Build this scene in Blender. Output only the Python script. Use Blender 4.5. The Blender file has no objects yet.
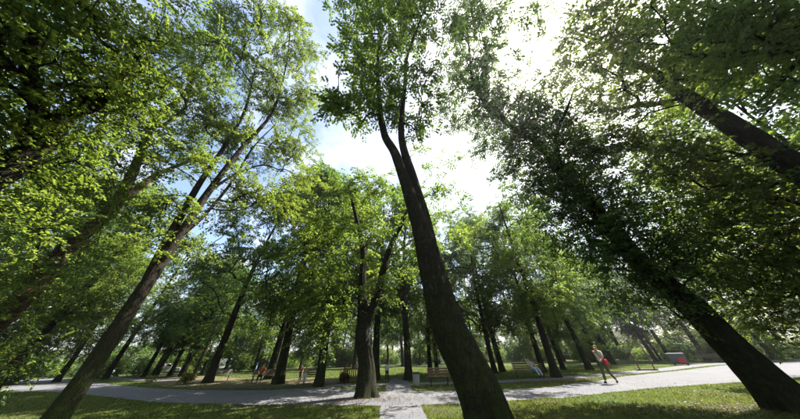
import bpy, bmesh, math, random
import numpy as np
from mathutils import Vector, Matrix, noise

SC = bpy.context.scene
COL = SC.collection
PI = math.pi
rad = math.radians

# ------------------------------------------------------------------ camera
PITCH, ROLL, EYE, FPX = rad(36.4), rad(1.6), 1.45, 200.0
_f = np.array([0, math.cos(PITCH), math.sin(PITCH)])
_r0 = np.array([1.0, 0, 0]); _u0 = np.array([0, -math.sin(PITCH), math.cos(PITCH)])
_R = math.cos(ROLL) * _r0 - math.sin(ROLL) * _u0
_U = math.cos(ROLL) * _u0 + math.sin(ROLL) * _r0
cam = bpy.data.cameras.new('camera')
cam.sensor_fit = 'HORIZONTAL'; cam.sensor_width = 36.0; cam.lens = 36.0 * FPX / 800.0
cam.clip_start = 0.05; cam.clip_end = 2000
cam_o = bpy.data.objects.new('camera', cam); COL.objects.link(cam_o)
cam_o.matrix_world = Matrix(((_R[0], _U[0], -_f[0], 0), (_R[1], _U[1], -_f[1], 0), (_R[2], _U[2], -_f[2], EYE), (0, 0, 0, 1)))
SC.camera = cam_o

# ------------------------------------------------------------------ light
SUN_AZ, SUN_EL = rad(61), rad(56)          # azimuth clockwise from +Y
world = bpy.data.worlds.new('World'); SC.world = world; world.use_nodes = True
wn, wl = world.node_tree.nodes, world.node_tree.links
wn.clear()
w_out = wn.new('ShaderNodeOutputWorld'); w_bg = wn.new('ShaderNodeBackground')
sky = wn.new('ShaderNodeTexSky'); sky.sky_type = 'NISHITA'; sky.sun_disc = False
sky.sun_elevation = SUN_EL; sky.sun_rotation = SUN_AZ
sky.air_density = 1.0; sky.dust_density = 2.4; sky.ozone_density = 1.0
w_bg.inputs['Strength'].default_value = 0.11
# scattered summer clouds mixed into the sky by direction
tc = wn.new('ShaderNodeTexCoord'); sep = wn.new('ShaderNodeSeparateXYZ')
wl.new(tc.outputs['Generated'], sep.inputs[0])
addz = wn.new('ShaderNodeMath'); addz.operation = 'ADD'; addz.inputs[1].default_value = 0.25
wl.new(sep.outputs['Z'], addz.inputs[0])
mx = wn.new('ShaderNodeMath'); mx.operation = 'MAXIMUM'; mx.inputs[1].default_value = 0.1
wl.new(addz.outputs[0], mx.inputs[0])
vd = wn.new('ShaderNodeVectorMath'); vd.operation = 'DIVIDE'
cmb = wn.new('ShaderNodeCombineXYZ')
for i in range(3): wl.new(mx.outputs[0], cmb.inputs[i])
wl.new(tc.outputs['Generated'], vd.inputs[0]); wl.new(cmb.outputs[0], vd.inputs[1])
cn = wn.new('ShaderNodeTexNoise'); cn.inputs['Scale'].default_value = 2.3; cn.inputs['Detail'].default_value = 8
cn.inputs['Roughness'].default_value = 0.58
wl.new(vd.outputs[0], cn.inputs['Vector'])
cr = wn.new('ShaderNodeValToRGB'); cr.color_ramp.elements[0].position = 0.46; cr.color_ramp.elements[1].position = 0.70
wl.new(cn.outputs['Fac'], cr.inputs[0])
cmix = wn.new('ShaderNodeMixRGB'); cmix.inputs[2].default_value = (4.0, 4.1, 4.25, 1)
wl.new(cr.outputs[0], cmix.inputs[0]); wl.new(sky.outputs[0], cmix.inputs[1])
wl.new(cmix.outputs[0], w_bg.inputs['Color']); wl.new(w_bg.outputs[0], w_out.inputs[0])

sun = bpy.data.lights.new('sun', 'SUN'); sun.energy = 5.0; sun.angle = rad(0.53); sun.color = (1.0, 0.95, 0.86)
sun_o = bpy.data.objects.new('sun', sun); COL.objects.link(sun_o)
sdir = Vector((math.sin(SUN_AZ) * math.cos(SUN_EL), math.cos(SUN_AZ) * math.cos(SUN_EL), math.sin(SUN_EL)))
sun_o.rotation_euler = sdir.to_track_quat('Z', 'Y').to_euler(); sun_o.location = (0, 0, 40)

SC.view_settings.view_transform = 'Standard'; SC.view_settings.look = 'None'
SC.view_settings.gamma = 1.0; SC.view_settings.exposure = 1.85
SC.render.engine = 'CYCLES'
cy = SC.cycles
cy.max_bounces = 8; cy.diffuse_bounces = 5; cy.glossy_bounces = 2; cy.transmission_bounces = 6; cy.transparent_max_bounces = 8
cy.use_denoising = True; cy.sample_clamp_indirect = 6.0; cy.caustics_reflective = False; cy.caustics_refractive = False

# ------------------------------------------------------------------ helpers
def ray(px, py): return _f + (px - 400) / FPX * _R + (209.5 - py) / FPX * _U
def at_range(px, py, r):                    # point on a sight line, r metres away on plan
    d = ray(px, py); t = r / math.hypot(d[0], d[1]); p = d * t; p[2] += EYE; return p
def at_height(px, py, h):
    d = ray(px, py); t = (h - EYE) / d[2]; p = d * t; p[2] = h; return p

def tag(o, label=None, cat=None, group=None, kind=None):
    if label: o['label'] = label
    if cat: o['category'] = cat
    if group: o['group'] = group
    if kind: o['kind'] = kind
    return o
def empty(name, loc=(0, 0, 0), rz=0.0):
    o = bpy.data.objects.new(name, None); COL.objects.link(o)
    o.location = loc; o.rotation_euler = (0, 0, rz); o.empty_display_size = 0.3
    return o
def link(name, me, m, parent=None, loc=None, rz=None):
    if m is not None and not me.materials: me.materials.append(m)
    o = bpy.data.objects.new(name, me); COL.objects.link(o)
    if parent is not None: o.parent = parent
    if loc is not None: o.location = loc
    if rz is not None: o.rotation_euler = (0, 0, rz)
    return o
def copy_tree(o, parent=None):
    c = o.copy(); COL.objects.link(c); c.parent = parent
    for ch in list(o.children): copy_tree(ch, c)
    return c

def quads_mesh(name, V, Q, smooth=False, var=None):
    V = np.asarray(V, dtype=np.float32); Q = np.asarray(Q, dtype=np.int32); k = Q.shape[1]; n = len(Q)
    me = bpy.data.meshes.new(name)
    me.vertices.add(len(V)); me.vertices.foreach_set('co', V.ravel())
    me.loops.add(n * k); me.loops.foreach_set('vertex_index', Q.ravel())
    me.polygons.add(n); me.polygons.foreach_set('loop_start', np.arange(n, dtype=np.int32) * k)
    me.polygons.foreach_set('loop_total', np.full(n, k, dtype=np.int32))
    if smooth: me.polygons.foreach_set('use_smooth', np.ones(n, dtype=bool))
    if var is not None:
        a = me.attributes.new('leaf_var', 'FLOAT', 'FACE'); a.data.foreach_set('value', np.asarray(var, dtype=np.float32))
    me.update(calc_edges=True)
    return me

def bm_mesh(name, bm, smooth=False):
    me = bpy.data.meshes.new(name); bm.normal_update(); bm.to_mesh(me); bm.free()
    if smooth:
        me.polygons.foreach_set('use_smooth', np.ones(len(me.polygons), dtype=bool))
    return me
def box(bm, c, s, rot=None, bevel=0.0):
    r = bmesh.ops.create_cube(bm, size=1.0); vs = r['verts']
    M = Matrix.Translation(c) @ (rot.to_4x4() if rot is not None else Matrix.Identity(4)) @ Matrix.Diagonal((s[0], s[1], s[2], 1))
    bmesh.ops.transform(bm, matrix=M, verts=vs)
    if bevel > 0:
        es = list({e for v in vs for e in v.link_edges})
        bmesh.ops.bevel(bm, geom=es, offset=bevel, segments=2, affect='EDGES', profile=0.5)
def box_obj(name, c, s, m, parent=None, bevel=0.006, rot=None):
    bm = bmesh.new(); box(bm, c, s, rot, bevel); return link(name, bm_mesh(name, bm), m, parent)
def lathe(profile, n=20, axis='Z'):
    V = []; Q = []
    for (r, z) in profile:
        for k in range(n):
            a = 2 * PI * k / n; p = (r * math.cos(a), r * math.sin(a), z)
            V.append(p if axis == 'Z' else (p[0], p[2], p[1]))
    for i in range(len(profile) - 1):
        for k in range(n):
            Q.append((i * n + k, i * n + (k + 1) % n, (i + 1) * n + (k + 1) % n, (i + 1) * n + k))
    return V, Q

# ------------------------------------------------------------------ materials
def new_mat(name):
    m = bpy.data.materials.new(name); m.use_nodes = True
    n = m.node_tree.nodes; n.clear(); o = n.new('ShaderNodeOutputMaterial')
    return m, n, m.node_tree.links, o
def ramp(n, l, src, stops):
    r = n.new('ShaderNodeValToRGB'); e = r.color_ramp.elements
    while len(e) < len(stops): e.new(0.5)
    for i, (p, c) in enumerate(stops): e[i].position = p; e[i].color = (c[0], c[1], c[2], 1)
    l.new(src, r.inputs[0]); return r.outputs[0]
def nz(n, l, scale, detail=4, rough=0.55, vec=None, dist=0.0):
    t = n.new('ShaderNodeTexNoise'); t.inputs['Scale'].default_value = scale; t.inputs['Detail'].default_value = detail
    t.inputs['Roughness'].default_value = rough; t.inputs['Distortion'].default_value = dist
    if vec is not None: l.new(vec, t.inputs['Vector'])
    return t.outputs['Fac']
def mixc(n, l, fac, a, b, blend='MIX'):
    x = n.new('ShaderNodeMixRGB'); x.blend_type = blend
    for i, s in ((0, fac), (1, a), (2, b)):
        if isinstance(s, (int, float)): x.inputs[i].default_value = s
        elif isinstance(s, tuple): x.inputs[i].default_value = (*s, 1)
        else: l.new(s, x.inputs[i])
    return x.outputs[0]
def math_n(n, l, op, a, b=None):
    x = n.new('ShaderNodeMath'); x.operation = op
    for i, s in enumerate((a, b)):
        if s is None: continue
        if isinstance(s, (int, float)): x.inputs[i].default_value = s
        else: l.new(s, x.inputs[i])
    return x.outputs[0]
def bump(n, l, h, strength, dist=0.02):
    b = n.new('ShaderNodeBump'); b.inputs['Strength'].default_value = strength; b.inputs['Distance'].default_value = dist
    l.new(h, b.inputs['Height']); return b.outputs[0]
def bsdf(n, l, out, col, rough=0.8, norm=None, spec=0.3, metal=0.0):
    b = n.new('ShaderNodeBsdfPrincipled')
    if isinstance(col, tuple): b.inputs['Base Color'].default_value = (*col, 1)
    else: l.new(col, b.inputs['Base Color'])
    b.inputs['Roughness'].default_value = rough; b.inputs['Specular IOR Level'].default_value = spec
    b.inputs['Metallic'].default_value = metal
    if norm is not None: l.new(norm, b.inputs['Normal'])
    l.new(b.outputs[0], out.inputs[0]); return b

def leaf_material(name, dark, mid, light, trans, tw=0.5, spec=0.35):
    m, n, l, o = new_mat(name)
    a = n.new('ShaderNodeAttribute'); a.attribute_name = 'leaf_var'
    oi = n.new('ShaderNodeObjectInfo')
    g = n.new('ShaderNodeNewGeometry')
    big = nz(n, l, 0.35, 2, vec=g.outputs['Position'])
    v = math_n(n, l, 'ADD', math_n(n, l, 'MULTIPLY', a.outputs['Fac'], 0.65), math_n(n, l, 'MULTIPLY', big, 0.5))
    v = math_n(n, l, 'SUBTRACT', v, 0.08)
    c1 = ramp(n, l, v, [(0.05, dark), (0.5, mid), (0.95, light)])
    hs = n.new('ShaderNodeHueSaturation'); hs.inputs['Saturation'].default_value = 0.89; l.new(c1, hs.inputs['Color'])
    l.new(math_n(n, l, 'ADD', math_n(n, l, 'MULTIPLY', oi.outputs['Random'], 0.022), 0.498), hs.inputs['Hue'])
    c2 = mixc(n, l, 1.0, hs.outputs[0], trans, 'MULTIPLY')
    d = n.new('ShaderNodeBsdfPrincipled'); l.new(hs.outputs[0], d.inputs['Base Color'])
    d.inputs['Roughness'].default_value = 0.45; d.inputs['Specular IOR Level'].default_value = spec
    t = n.new('ShaderNodeBsdfTranslucent'); l.new(c2, t.inputs['Color'])
    x = n.new('ShaderNodeMixShader'); x.inputs[0].default_value = tw
    l.new(d.outputs[0], x.inputs[1]); l.new(t.outputs[0], x.inputs[2]); l.new(x.outputs[0], o.inputs[0])
    return m

LEAF = leaf_material('leaf_green', (0.032, 0.068, 0.016), (0.072, 0.122, 0.024), (0.130, 0.178, 0.032), (2.8, 2.45, 1.0), 0.55)
LEAF_DEEP = leaf_material('leaf_deep_green', (0.026, 0.056, 0.018), (0.052, 0.098, 0.026), (0.094, 0.142, 0.034), (2.5, 2.35, 1.0), 0.5)
LEAF_LIME = leaf_material('leaf_lime_green', (0.050, 0.090, 0.018), (0.090, 0.145, 0.026), (0.155, 0.205, 0.036), (2.7, 2.4, 1.1), 0.55)
LEAF_YELLOW = leaf_material('leaf_yellow_green', (0.11, 0.14, 0.012), (0.19, 0.21, 0.015), (0.30, 0.28, 0.02), (1.9, 1.7, 0.9), 0.45)
LEAF_RUST = leaf_material('leaf_rust_red', (0.06, 0.015, 0.01), (0.12, 0.03, 0.016), (0.20, 0.05, 0.025), (1.6, 1.2, 1.0), 0.35)

def bark_material(name, c0, c1, c2, moss=0.0):
    m, n, l, o = new_mat(name)
    t = n.new('ShaderNodeTexCoord'); mp = n.new('ShaderNodeMapping'); mp.inputs['Scale'].default_value = (1, 1, 0.16)
    l.new(t.outputs['Object'], mp.inputs[0])
    f1 = nz(n, l, 26, 8, 0.7, mp.outputs[0], 1.2)
    vor = n.new('ShaderNodeTexVoronoi'); vor.feature = 'DISTANCE_TO_EDGE'; vor.inputs['Scale'].default_value = 20
    wob = n.new('ShaderNodeVectorMath'); wob.operation = 'ADD'
    wt = n.new('ShaderNodeTexNoise'); wt.inputs['Scale'].default_value = 9; l.new(t.outputs['Object'], wt.inputs['Vector'])
    ws = n.new('ShaderNodeVectorMath'); ws.operation = 'SCALE'; ws.inputs['Scale'].default_value = 0.09; l.new(wt.outputs['Color'], ws.inputs[0])
    l.new(mp.outputs[0], wob.inputs[0]); l.new(ws.outputs[0], wob.inputs[1]); l.new(wob.outputs[0], vor.inputs['Vector'])
    ve = math_n(n, l, 'MINIMUM', math_n(n, l, 'MULTIPLY', vor.outputs['Distance'], 4.0), 1.0)
    h = math_n(n, l, 'ADD', math_n(n, l, 'MULTIPLY', f1, 0.85), math_n(n, l, 'MULTIPLY', ve, 0.25))
    c = ramp(n, l, h, [(0.38, c0), (0.62, c1), (0.85, c2)])
    blot = nz(n, l, 2.2, 4, 0.6, t.outputs['Object'])
    c = mixc(n, l, math_n(n, l, 'MULTIPLY', blot, 0.5), c, tuple(0.6 * x for x in c1))
    lich = ramp(n, l, nz(n, l, 3.4, 7, 0.72, t.outputs['Object'], 0.8), [(0.56, (0, 0, 0)), (0.66, (0.55, 0.55, 0.55))])
    c = mixc(n, l, lich, c, (c2[0] * 1.15, c2[1] * 1.3, c2[2] * 1.15))
    scar = ramp(n, l, nz(n, l, 1.7, 3, 0.5, t.outputs['Object'], 1.5), [(0.62, (0, 0, 0)), (0.72, (0.7, 0.7, 0.7))])
    c = mixc(n, l, scar, c, c0)
    if moss > 0:
        sp = n.new('ShaderNodeSeparateXYZ'); l.new(t.outputs['Object'], sp.inputs[0])
        hz = math_n(n, l, 'MAXIMUM', math_n(n, l, 'SUBTRACT', 1.0, math_n(n, l, 'MULTIPLY', sp.outputs['Z'], 0.28)), 0.0)
        mm = nz(n, l, 5.0, 6, 0.7, t.outputs['Object'])
        k = math_n(n, l, 'MULTIPLY', math_n(n, l, 'MULTIPLY', math_n(n, l, 'SUBTRACT', mm, 0.36), 5.0), math_n(n, l, 'MULTIPLY', hz, moss))
        kc = n.new('ShaderNodeClamp'); l.new(k, kc.inputs[0])
        c = mixc(n, l, kc.outputs[0], c, mixc(n, l, mm, (0.02, 0.04, 0.006), (0.06, 0.085, 0.014)))
    bsdf(n, l, o, c, 0.92, bump(n, l, h, 1.0, 0.07), 0.12)
    return m
BARK = bark_material('bark_grey_brown', (0.026, 0.020, 0.014), (0.062, 0.048, 0.034), (0.115, 0.092, 0.066), 0.5)
BARK_DARK = bark_material('bark_dark', (0.014, 0.012, 0.009), (0.036, 0.030, 0.023), (0.070, 0.058, 0.045), 0.35)
BARK_MOSS = bark_material('bark_mossy', (0.018, 0.015, 0.011), (0.048, 0.039, 0.029), (0.088, 0.072, 0.055), 0.9)
BARK_WARM = bark_material('bark_warm', (0.035, 0.024, 0.015), (0.10, 0.066, 0.042), (0.18, 0.125, 0.082), 0.0)

def plain(name, col, rough=0.6, spec=0.3, metal=0.0, scale=18, amt=0.25, bmp=0.15):
    m, n, l, o = new_mat(name)
    t = n.new('ShaderNodeTexCoord')
    f = nz(n, l, scale, 5, 0.6, t.outputs['Object'])
    c = mixc(n, l, f, tuple(x * (1 - amt) for x in col), tuple(min(1, x * (1 + amt)) for x in col))
    bsdf(n, l, o, c, rough, bump(n, l, f, bmp, 0.01), spec, metal)
    return m
def wood(name, a, b):
    m, n, l, o = new_mat(name)
    t = n.new('ShaderNodeTexCoord'); mp = n.new('ShaderNodeMapping'); mp.inputs['Scale'].default_value = (1.2, 14, 14)
    l.new(t.outputs['Object'], mp.inputs[0])
    f = nz(n, l, 3, 5, 0.6, mp.outputs[0], 0.4)
    bsdf(n, l, o, mixc(n, l, f, a, b), 0.65, bump(n, l, f, 0.3, 0.01), 0.3)
    return m
WOOD = wood('bench_wood', (0.085, 0.05, 0.03), (0.19, 0.125, 0.08))
WOOD_GREY = wood('grey_wood', (0.16, 0.14, 0.12), (0.34, 0.31, 0.27))
WOOD_RED = wood('red_brown_wood', (0.13, 0.04, 0.022), (0.26, 0.09, 0.05))
IRON = plain('dark_iron', (0.025, 0.025, 0.028), 0.5, 0.4)
CONCRETE = plain('concrete_grey', (0.36, 0.36, 0.35), 0.9, 0.2)
GREY_PAINT = plain('grey_painted_steel', (0.09, 0.105, 0.13), 0.45, 0.4)
RED_PAINT = plain('red_painted_steel', (0.50, 0.045, 0.05), 0.45, 0.4)
WHITE_PAINT = plain('white_paint', (0.78, 0.78, 0.77), 0.5, 0.4, amt=0.08)
BLUE_PAINT = plain('pale_blue_paint', (0.30, 0.40, 0.58), 0.45, 0.4)
SILVER_PAINT = plain('silver_paint', (0.55, 0.58, 0.64), 0.35, 0.5, amt=0.06)
GLASS_DARK = plain('dark_glass', (0.02, 0.025, 0.03), 0.08, 0.6, amt=0.05, bmp=0)
RUBBER = plain('black_rubber', (0.018, 0.018, 0.018), 0.8, 0.2)
PLASTER = plain('cream_plaster', (0.72, 0.69, 0.62), 0.9, 0.2, scale=6, amt=0.08)
BRICK_ROOF = plain('roof_brown', (0.085, 0.070, 0.062), 0.85, 0.2)
SKIN = plain('skin', (0.55, 0.34, 0.25), 0.55, 0.35, amt=0.06)
def cloth(name, col): return plain(name, col, 0.9, 0.15, scale=60, amt=0.2)

# ground, paths
def grass_ground():
    m, n, l, o = new_mat('lawn')
    t = n.new('ShaderNodeTexCoord'); P = t.outputs['Object']
    a = nz(n, l, 0.30, 5, 0.6, P); b = nz(n, l, 9, 6, 0.7, P); c = nz(n, l, 70, 4, 0.7, P)
    col = ramp(n, l, b, [(0.25, (0.022, 0.040, 0.010)), (0.55, (0.055, 0.085, 0.018)), (0.85, (0.10, 0.125, 0.035))])
    dirt = ramp(n, l, c, [(0.3, (0.045, 0.034, 0.022)), (0.7, (0.13, 0.10, 0.065))])
    k = ramp(n, l, math_n(n, l, 'ADD', math_n(n, l, 'MULTIPLY', a, 0.75), math_n(n, l, 'MULTIPLY', b, 0.3)),
             [(0.50, (0, 0, 0)), (0.68, (0.85, 0.85, 0.85))])
    col = mixc(n, l, k, col, dirt)
    hh = math_n(n, l, 'ADD', b, math_n(n, l, 'MULTIPLY', c, 0.5))
    bsdf(n, l, o, col, 0.95, bump(n, l, hh, 0.8, 0.05), 0.1)
    return m
def soil_ground():
    m, n, l, o = new_mat('bare_soil')
    t = n.new('ShaderNodeTexCoord'); P = t.outputs['Object']
    a = nz(n, l, 0.8, 5, 0.6, P); c = nz(n, l, 40, 5, 0.7, P)
    col = ramp(n, l, c, [(0.25, (0.05, 0.04, 0.028)), (0.55, (0.12, 0.095, 0.06)), (0.85, (0.22, 0.18, 0.11))])
    g = ramp(n, l, a, [(0.48, (0, 0, 0)), (0.62, (0.8, 0.8, 0.8))])
    col = mixc(n, l, g, col, (0.06, 0.085, 0.02))
    bsdf(n, l, o, col, 0.95, bump(n, l, c, 0.7, 0.04), 0.1)
    return m
def asphalt():
    m, n, l, o = new_mat('worn_asphalt')
    t = n.new('ShaderNodeTexCoord'); P = t.outputs['Object']
    a = nz(n, l, 0.5, 5, 0.6, P); b = nz(n, l, 120, 3, 0.7, P); s = nz(n, l, 4, 6, 0.65, P)
    col = ramp(n, l, b, [(0.25, (0.065, 0.066, 0.076)), (0.55, (0.112, 0.115, 0.130)), (0.85, (0.20, 0.20, 0.208))])
    col = mixc(n, l, ramp(n, l, a, [(0.35, (0, 0, 0)), (0.65, (0.5, 0.5, 0.5))]), col, (0.165, 0.162, 0.16))
    col = mixc(n, l, ramp(n, l, s, [(0.58, (0, 0, 0)), (0.75, (0.7, 0.7, 0.7))]), col, (0.11, 0.10, 0.085))
    vo = n.new('ShaderNodeTexVoronoi'); vo.feature = 'DISTANCE_TO_EDGE'; vo.inputs['Scale'].default_value = 0.55
    wv = n.new('ShaderNodeVectorMath'); wv.operation = 'ADD'; wn_ = n.new('ShaderNodeTexNoise'); wn_.inputs['Scale'].default_value = 1.6; wn_.inputs['Detail'].default_value = 6
    l.new(P, wn_.inputs['Vector']); l.new(P, wv.inputs[0]); l.new(wn_.outputs['Color'], wv.inputs[1]); l.new(wv.outputs[0], vo.inputs['Vector'])
    ck = math_n(n, l, 'MULTIPLY', math_n(n, l, 'LESS_THAN', vo.outputs['Distance'], 0.010), ramp(n, l, a, [(0.4, (0, 0, 0)), (0.55, (0.8, 0.8, 0.8))]))
    col = mixc(n, l, ck, col, (0.05, 0.048, 0.042))
    bsdf(n, l, o, col, 0.9, bump(n, l, b, 0.5, 0.012), 0.25)
    return m
LAWN, SOIL, ASPHALT = grass_ground(), soil_ground(), asphalt()

# ------------------------------------------------------------------ ground and paths
rng0 = random.Random(5)
def ground_sheet():
    bm = bmesh.new(); S = 450
    vs = [bm.verts.new(p) for p in ((-S, -S, 0), (S, -S, 0), (S, S, 0), (-S, S, 0))]
    bm.faces.new(vs); return tag(link('ground', bm_mesh('ground', bm), LAWN), 'mown park lawn with worn bare patches', 'lawn', kind='structure')
ground_sheet()
def smooth_outline(pts, seg=0.6, wob=0.06, seed=1):
    r = random.Random(seed); out = []; n = len(pts)
    for i in range(n):                      # Catmull-Rom where points are close, straight steps between
        p0, p1, p2, p3 = (Vector(pts[(i + k) % n]) for k in (-1, 0, 1, 2))
        d = (p2 - p1).length; m = max(1, int(d / seg)) if d < 60 else 10
        for k in range(m):
            t = k / m
            tl = min(1.0, (p1 - p0).length / d, (p3 - p2).length / d) if d > 0 else 1
            a = p1 + (p2 - p0) * 0; m1 = (p2 - p0).normalized() * d * 0.6 * tl; m2 = (p3 - p1).normalized() * d * 0.6 * tl
            h = (2*t**3 - 3*t*t + 1) * p1 + (t**3 - 2*t*t + t) * m1 + (-2*t**3 + 3*t*t) * p2 + (t**3 - t*t) * m2
            out.append((h[0] + r.uniform(-wob, wob), h[1] + r.uniform(-wob, wob)))
    return out
PATHS = []
def flat_sheet(name, pts, z, m, label, cat, seed=1, seg=0.6, wob=0.06):
    o2 = smooth_outline(pts, seg, wob, seed); PATHS.append((name, o2))
    bm = bmesh.new(); vs = [bm.verts.new((x, y, z)) for x, y in o2]
    es = [bm.edges.new((vs[i], vs[(i + 1) % len(vs)])) for i in range(len(vs))]
    bmesh.ops.triangle_fill(bm, use_beauty=True, edges=es)
    for f in bm.faces:
        if f.normal.z < 0: f.normal_flip()
    return tag(link(name, bm_mesh(name, bm), m), label, cat, kind='structure')

# soil strip under the row of trees beyond the path
flat_sheet('bare_soil', [(-36, 33), (-26, 26), (-19, 20.6), (-13.5, 18.2), (-8.3, 17.2), (-5.2, 18.6), (-4.2, 22), (-9, 25), (-18, 28), (-28, 35)],
           0.004, SOIL, 'bare trodden soil strip under the row of trees', 'soil', 3, 0.7, 0.18)
flat_sheet('worn_soil', [(8.4, 17.2), (11, 16.9), (13.5, 18.6), (13, 20.2), (10.4, 19.6)], 0.0042, SOIL,
           'bare earth around the trunk beside the upper path', 'soil', 4, 0.5, 0.15)
# broad cross path sweeping from the far west side to the east
flat_sheet('cross_path', [(-90, 55), (-50, 33), (-31.3, 20.3), (-25.4, 18.9), (-18, 15.7), (-12.1, 12.9), (-9.2, 12.0), (-5.5, 11.1), (-2.5, 10.6), (-1.0, 10.4),
           (0.55, 10.3), (1.7, 10.3), (4.0, 10.6), (6.1, 10.9), (8.2, 11.6), (11.6, 12.8), (14.6, 13.4), (17.7, 14.0), (27, 16.5), (45, 20), (80, 26),
           (80, 46), (46, 30.5), (32.5, 26.5), (22.1, 21.4), (15.6, 18.6), (12.3, 16.6), (7.0, 13.9), (4.8, 13.55), (1.8, 13.8), (0.4, 14.1),
           (-1.1, 14.1), (-3.0, 15.2), (-5.0, 17.0), (-8.3, 16.3), (-13.5, 17.4), (-19.1, 19.7), (-26, 23.5), (-33, 27.5), (-52, 38), (-90, 62)],
           0.008, ASPHALT, 'broad grey asphalt path crossing the park', 'path', 5)
flat_sheet('centre_path', [(-0.5, -6), (0.9, -6), (0.75, 4), (0.61, 8.2), (0.5, 12), (0.34, 16.2), (0.2, 20), (-1.0, 22), (-1.15, 17.3), (-0.98, 12), (-0.8, 8.4), (-0.6, 4)],
           0.012, ASPHALT, 'narrow straight asphalt path leading away between the lawns', 'path', 6, 0.5, 0.03)
flat_sheet('upper_path', [(-5.4, 17.3), (-3.0, 16.9), (0.0, 16.9), (3.0, 16.6), (5.2, 16.5), (8.0, 16.9), (10.5, 17.7), (15.6, 19.4), (22, 22), (32.5, 27.3), (46, 31.5),
           (46, 34), (32.5, 29.2), (22.4, 24.0), (15.9, 21.2), (10, 19.0), (5.2, 17.8), (3.0, 18.0), (0, 18.4), (-3.0, 18.6), (-4.6, 18.8)],
           0.016, ASPHALT, 'upper asphalt path running behind the grass island and bench', 'path', 7, 0.6, 0.05)
flat_sheet('far_path', [(-37.5, 26.8), (-60, 40), (-125, 79), (-125, 84), (-60, 43.5), (-40, 30)], 0.020, ASPHALT,
           'pale side path branching off across the far lawn', 'path', 8)
flat_sheet('back_path', [(-46, 38), (-30, 28.6), (-21, 25.2), (-21, 26.2), (-30, 30), (-46, 40)], 0.024, ASPHALT,
           'thin path behind the strip of rough grass', 'path', 9)

def inside(poly, x, y):
    px = np.array([p[0] for p in poly]); py = np.array([p[1] for p in poly])
    res = np.zeros(len(x), dtype=bool); j = len(poly) - 1
    for i in range(len(poly)):
        c = ((py[i] > y) != (py[j] > y))
        with np.errstate(divide='ignore', invalid='ignore'):
            xi = (px[j] - px[i]) * (y - py[i]) / (py[j] - py[i] + 1e-12) + px[i]
        res ^= c & (x < xi); j = i
    return res

GRASS = leaf_material('grass_blade', (0.044, 0.070, 0.010), (0.100, 0.138, 0.018), (0.20, 0.195, 0.035), (2.0, 1.8, 1.0), 0.38, 0.15)
def grass_blades():
    r = np.random.default_rng(11); N = 330000
    az = r.uniform(-1.12, 1.12, N); R = 6.5 + 34 * r.random(N) ** 1.7
    x = R * np.sin(az); y = R * np.cos(az)
    keep = y > 6.0
    for nm, p in PATHS:
        ins = inside(p, x, y)
        keep &= ~(ins & (r.random(N) > (0.06 if 'soil' in nm else 0.0)))
    patch = np.array([noise.noise(Vector((a * 0.45, b * 0.45, 3.1))) for a, b in zip(x[::1], y[::1])]) if False else \
        np.sin(x * 0.9 + 1.3 * np.sin(y * 0.7)) * np.sin(y * 1.1 + 0.8 * np.sin(x * 1.3))
    keep &= r.random(N) < (0.72 + 0.35 * patch)
    x, y, R = x[keep], y[keep], R[keep]; n = len(x)
    a = r.uniform(0, 2 * PI, n); w = r.uniform(0.006, 0.012, n) * (0.6 + R / 14); h = r.uniform(0.025, 0.075, n) * (0.75 + 0.9 * np.clip(np.sin(x * 2.3 + 2 * np.sin(y * 1.7)) * np.sin(y * 2.9 + x), 0, 1))
    lean = r.uniform(0, 0.05, n); la = r.uniform(0, 2 * PI, n)
    V = np.empty((n, 3, 3))
    V[:, 0] = np.stack([x - np.cos(a) * w, y - np.sin(a) * w, np.zeros(n)], 1)
    V[:, 1] = np.stack([x + np.cos(a) * w, y + np.sin(a) * w, np.zeros(n)], 1)
    V[:, 2] = np.stack([x + np.cos(la) * lean, y + np.sin(la) * lean, h], 1)
    me = quads_mesh('grass', V.reshape(-1, 3), np.arange(n * 3).reshape(-1, 3), var=r.random(n))
    tag(link('grass', me, GRASS), 'short rough grass on the lawns', 'grass', kind='stuff')
grass_blades()
LITTER = leaf_material('litter_leaf', (0.035, 0.022, 0.010), (0.085, 0.052, 0.022), (0.14, 0.09, 0.03), (1.2, 1.1, 0.9), 0.2, 0.05)
def leaf_litter():
    r = np.random.default_rng(21); n = 12000
    az = r.uniform(-1.1, 1.1, n); R = 7 + 17 * r.random(n) ** 1.5
    x = R * np.sin(az); y = R * np.cos(az)
    k = 2600; x[:k] = r.normal(9.0, 2.4, k); y[:k] = r.normal(8.3, 0.55, k)          # drift at the foot of the big trunk
    k2 = 1500; x[k:k + k2] = r.normal(-1.6, 1.6, k2); y[k:k + k2] = r.normal(11.6, 0.7, k2)
    a = r.uniform(0, 2 * PI, n); s = r.uniform(0.018, 0.036, n); z = r.uniform(0.024, 0.05, n)
    V = np.empty((n, 4, 3))
    for i, (u, v) in enumerate(((-1, 0), (0, -0.6), (1, 0), (0, 0.6))):
        V[:, i] = np.stack([x + s * (u * np.cos(a) - v * np.sin(a)), y + s * (u * np.sin(a) + v * np.cos(a)), z + r.uniform(0, 0.02, n)], 1)
    me = quads_mesh('leaf_litter', V.reshape(-1, 3), np.arange(n * 4).reshape(-1, 4), var=r.random(n))
    tag(link('leaf_litter', me, LITTER), 'scattered dry fallen leaves on lawn and path', 'leaf litter', kind='stuff')
leaf_litter()

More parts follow.
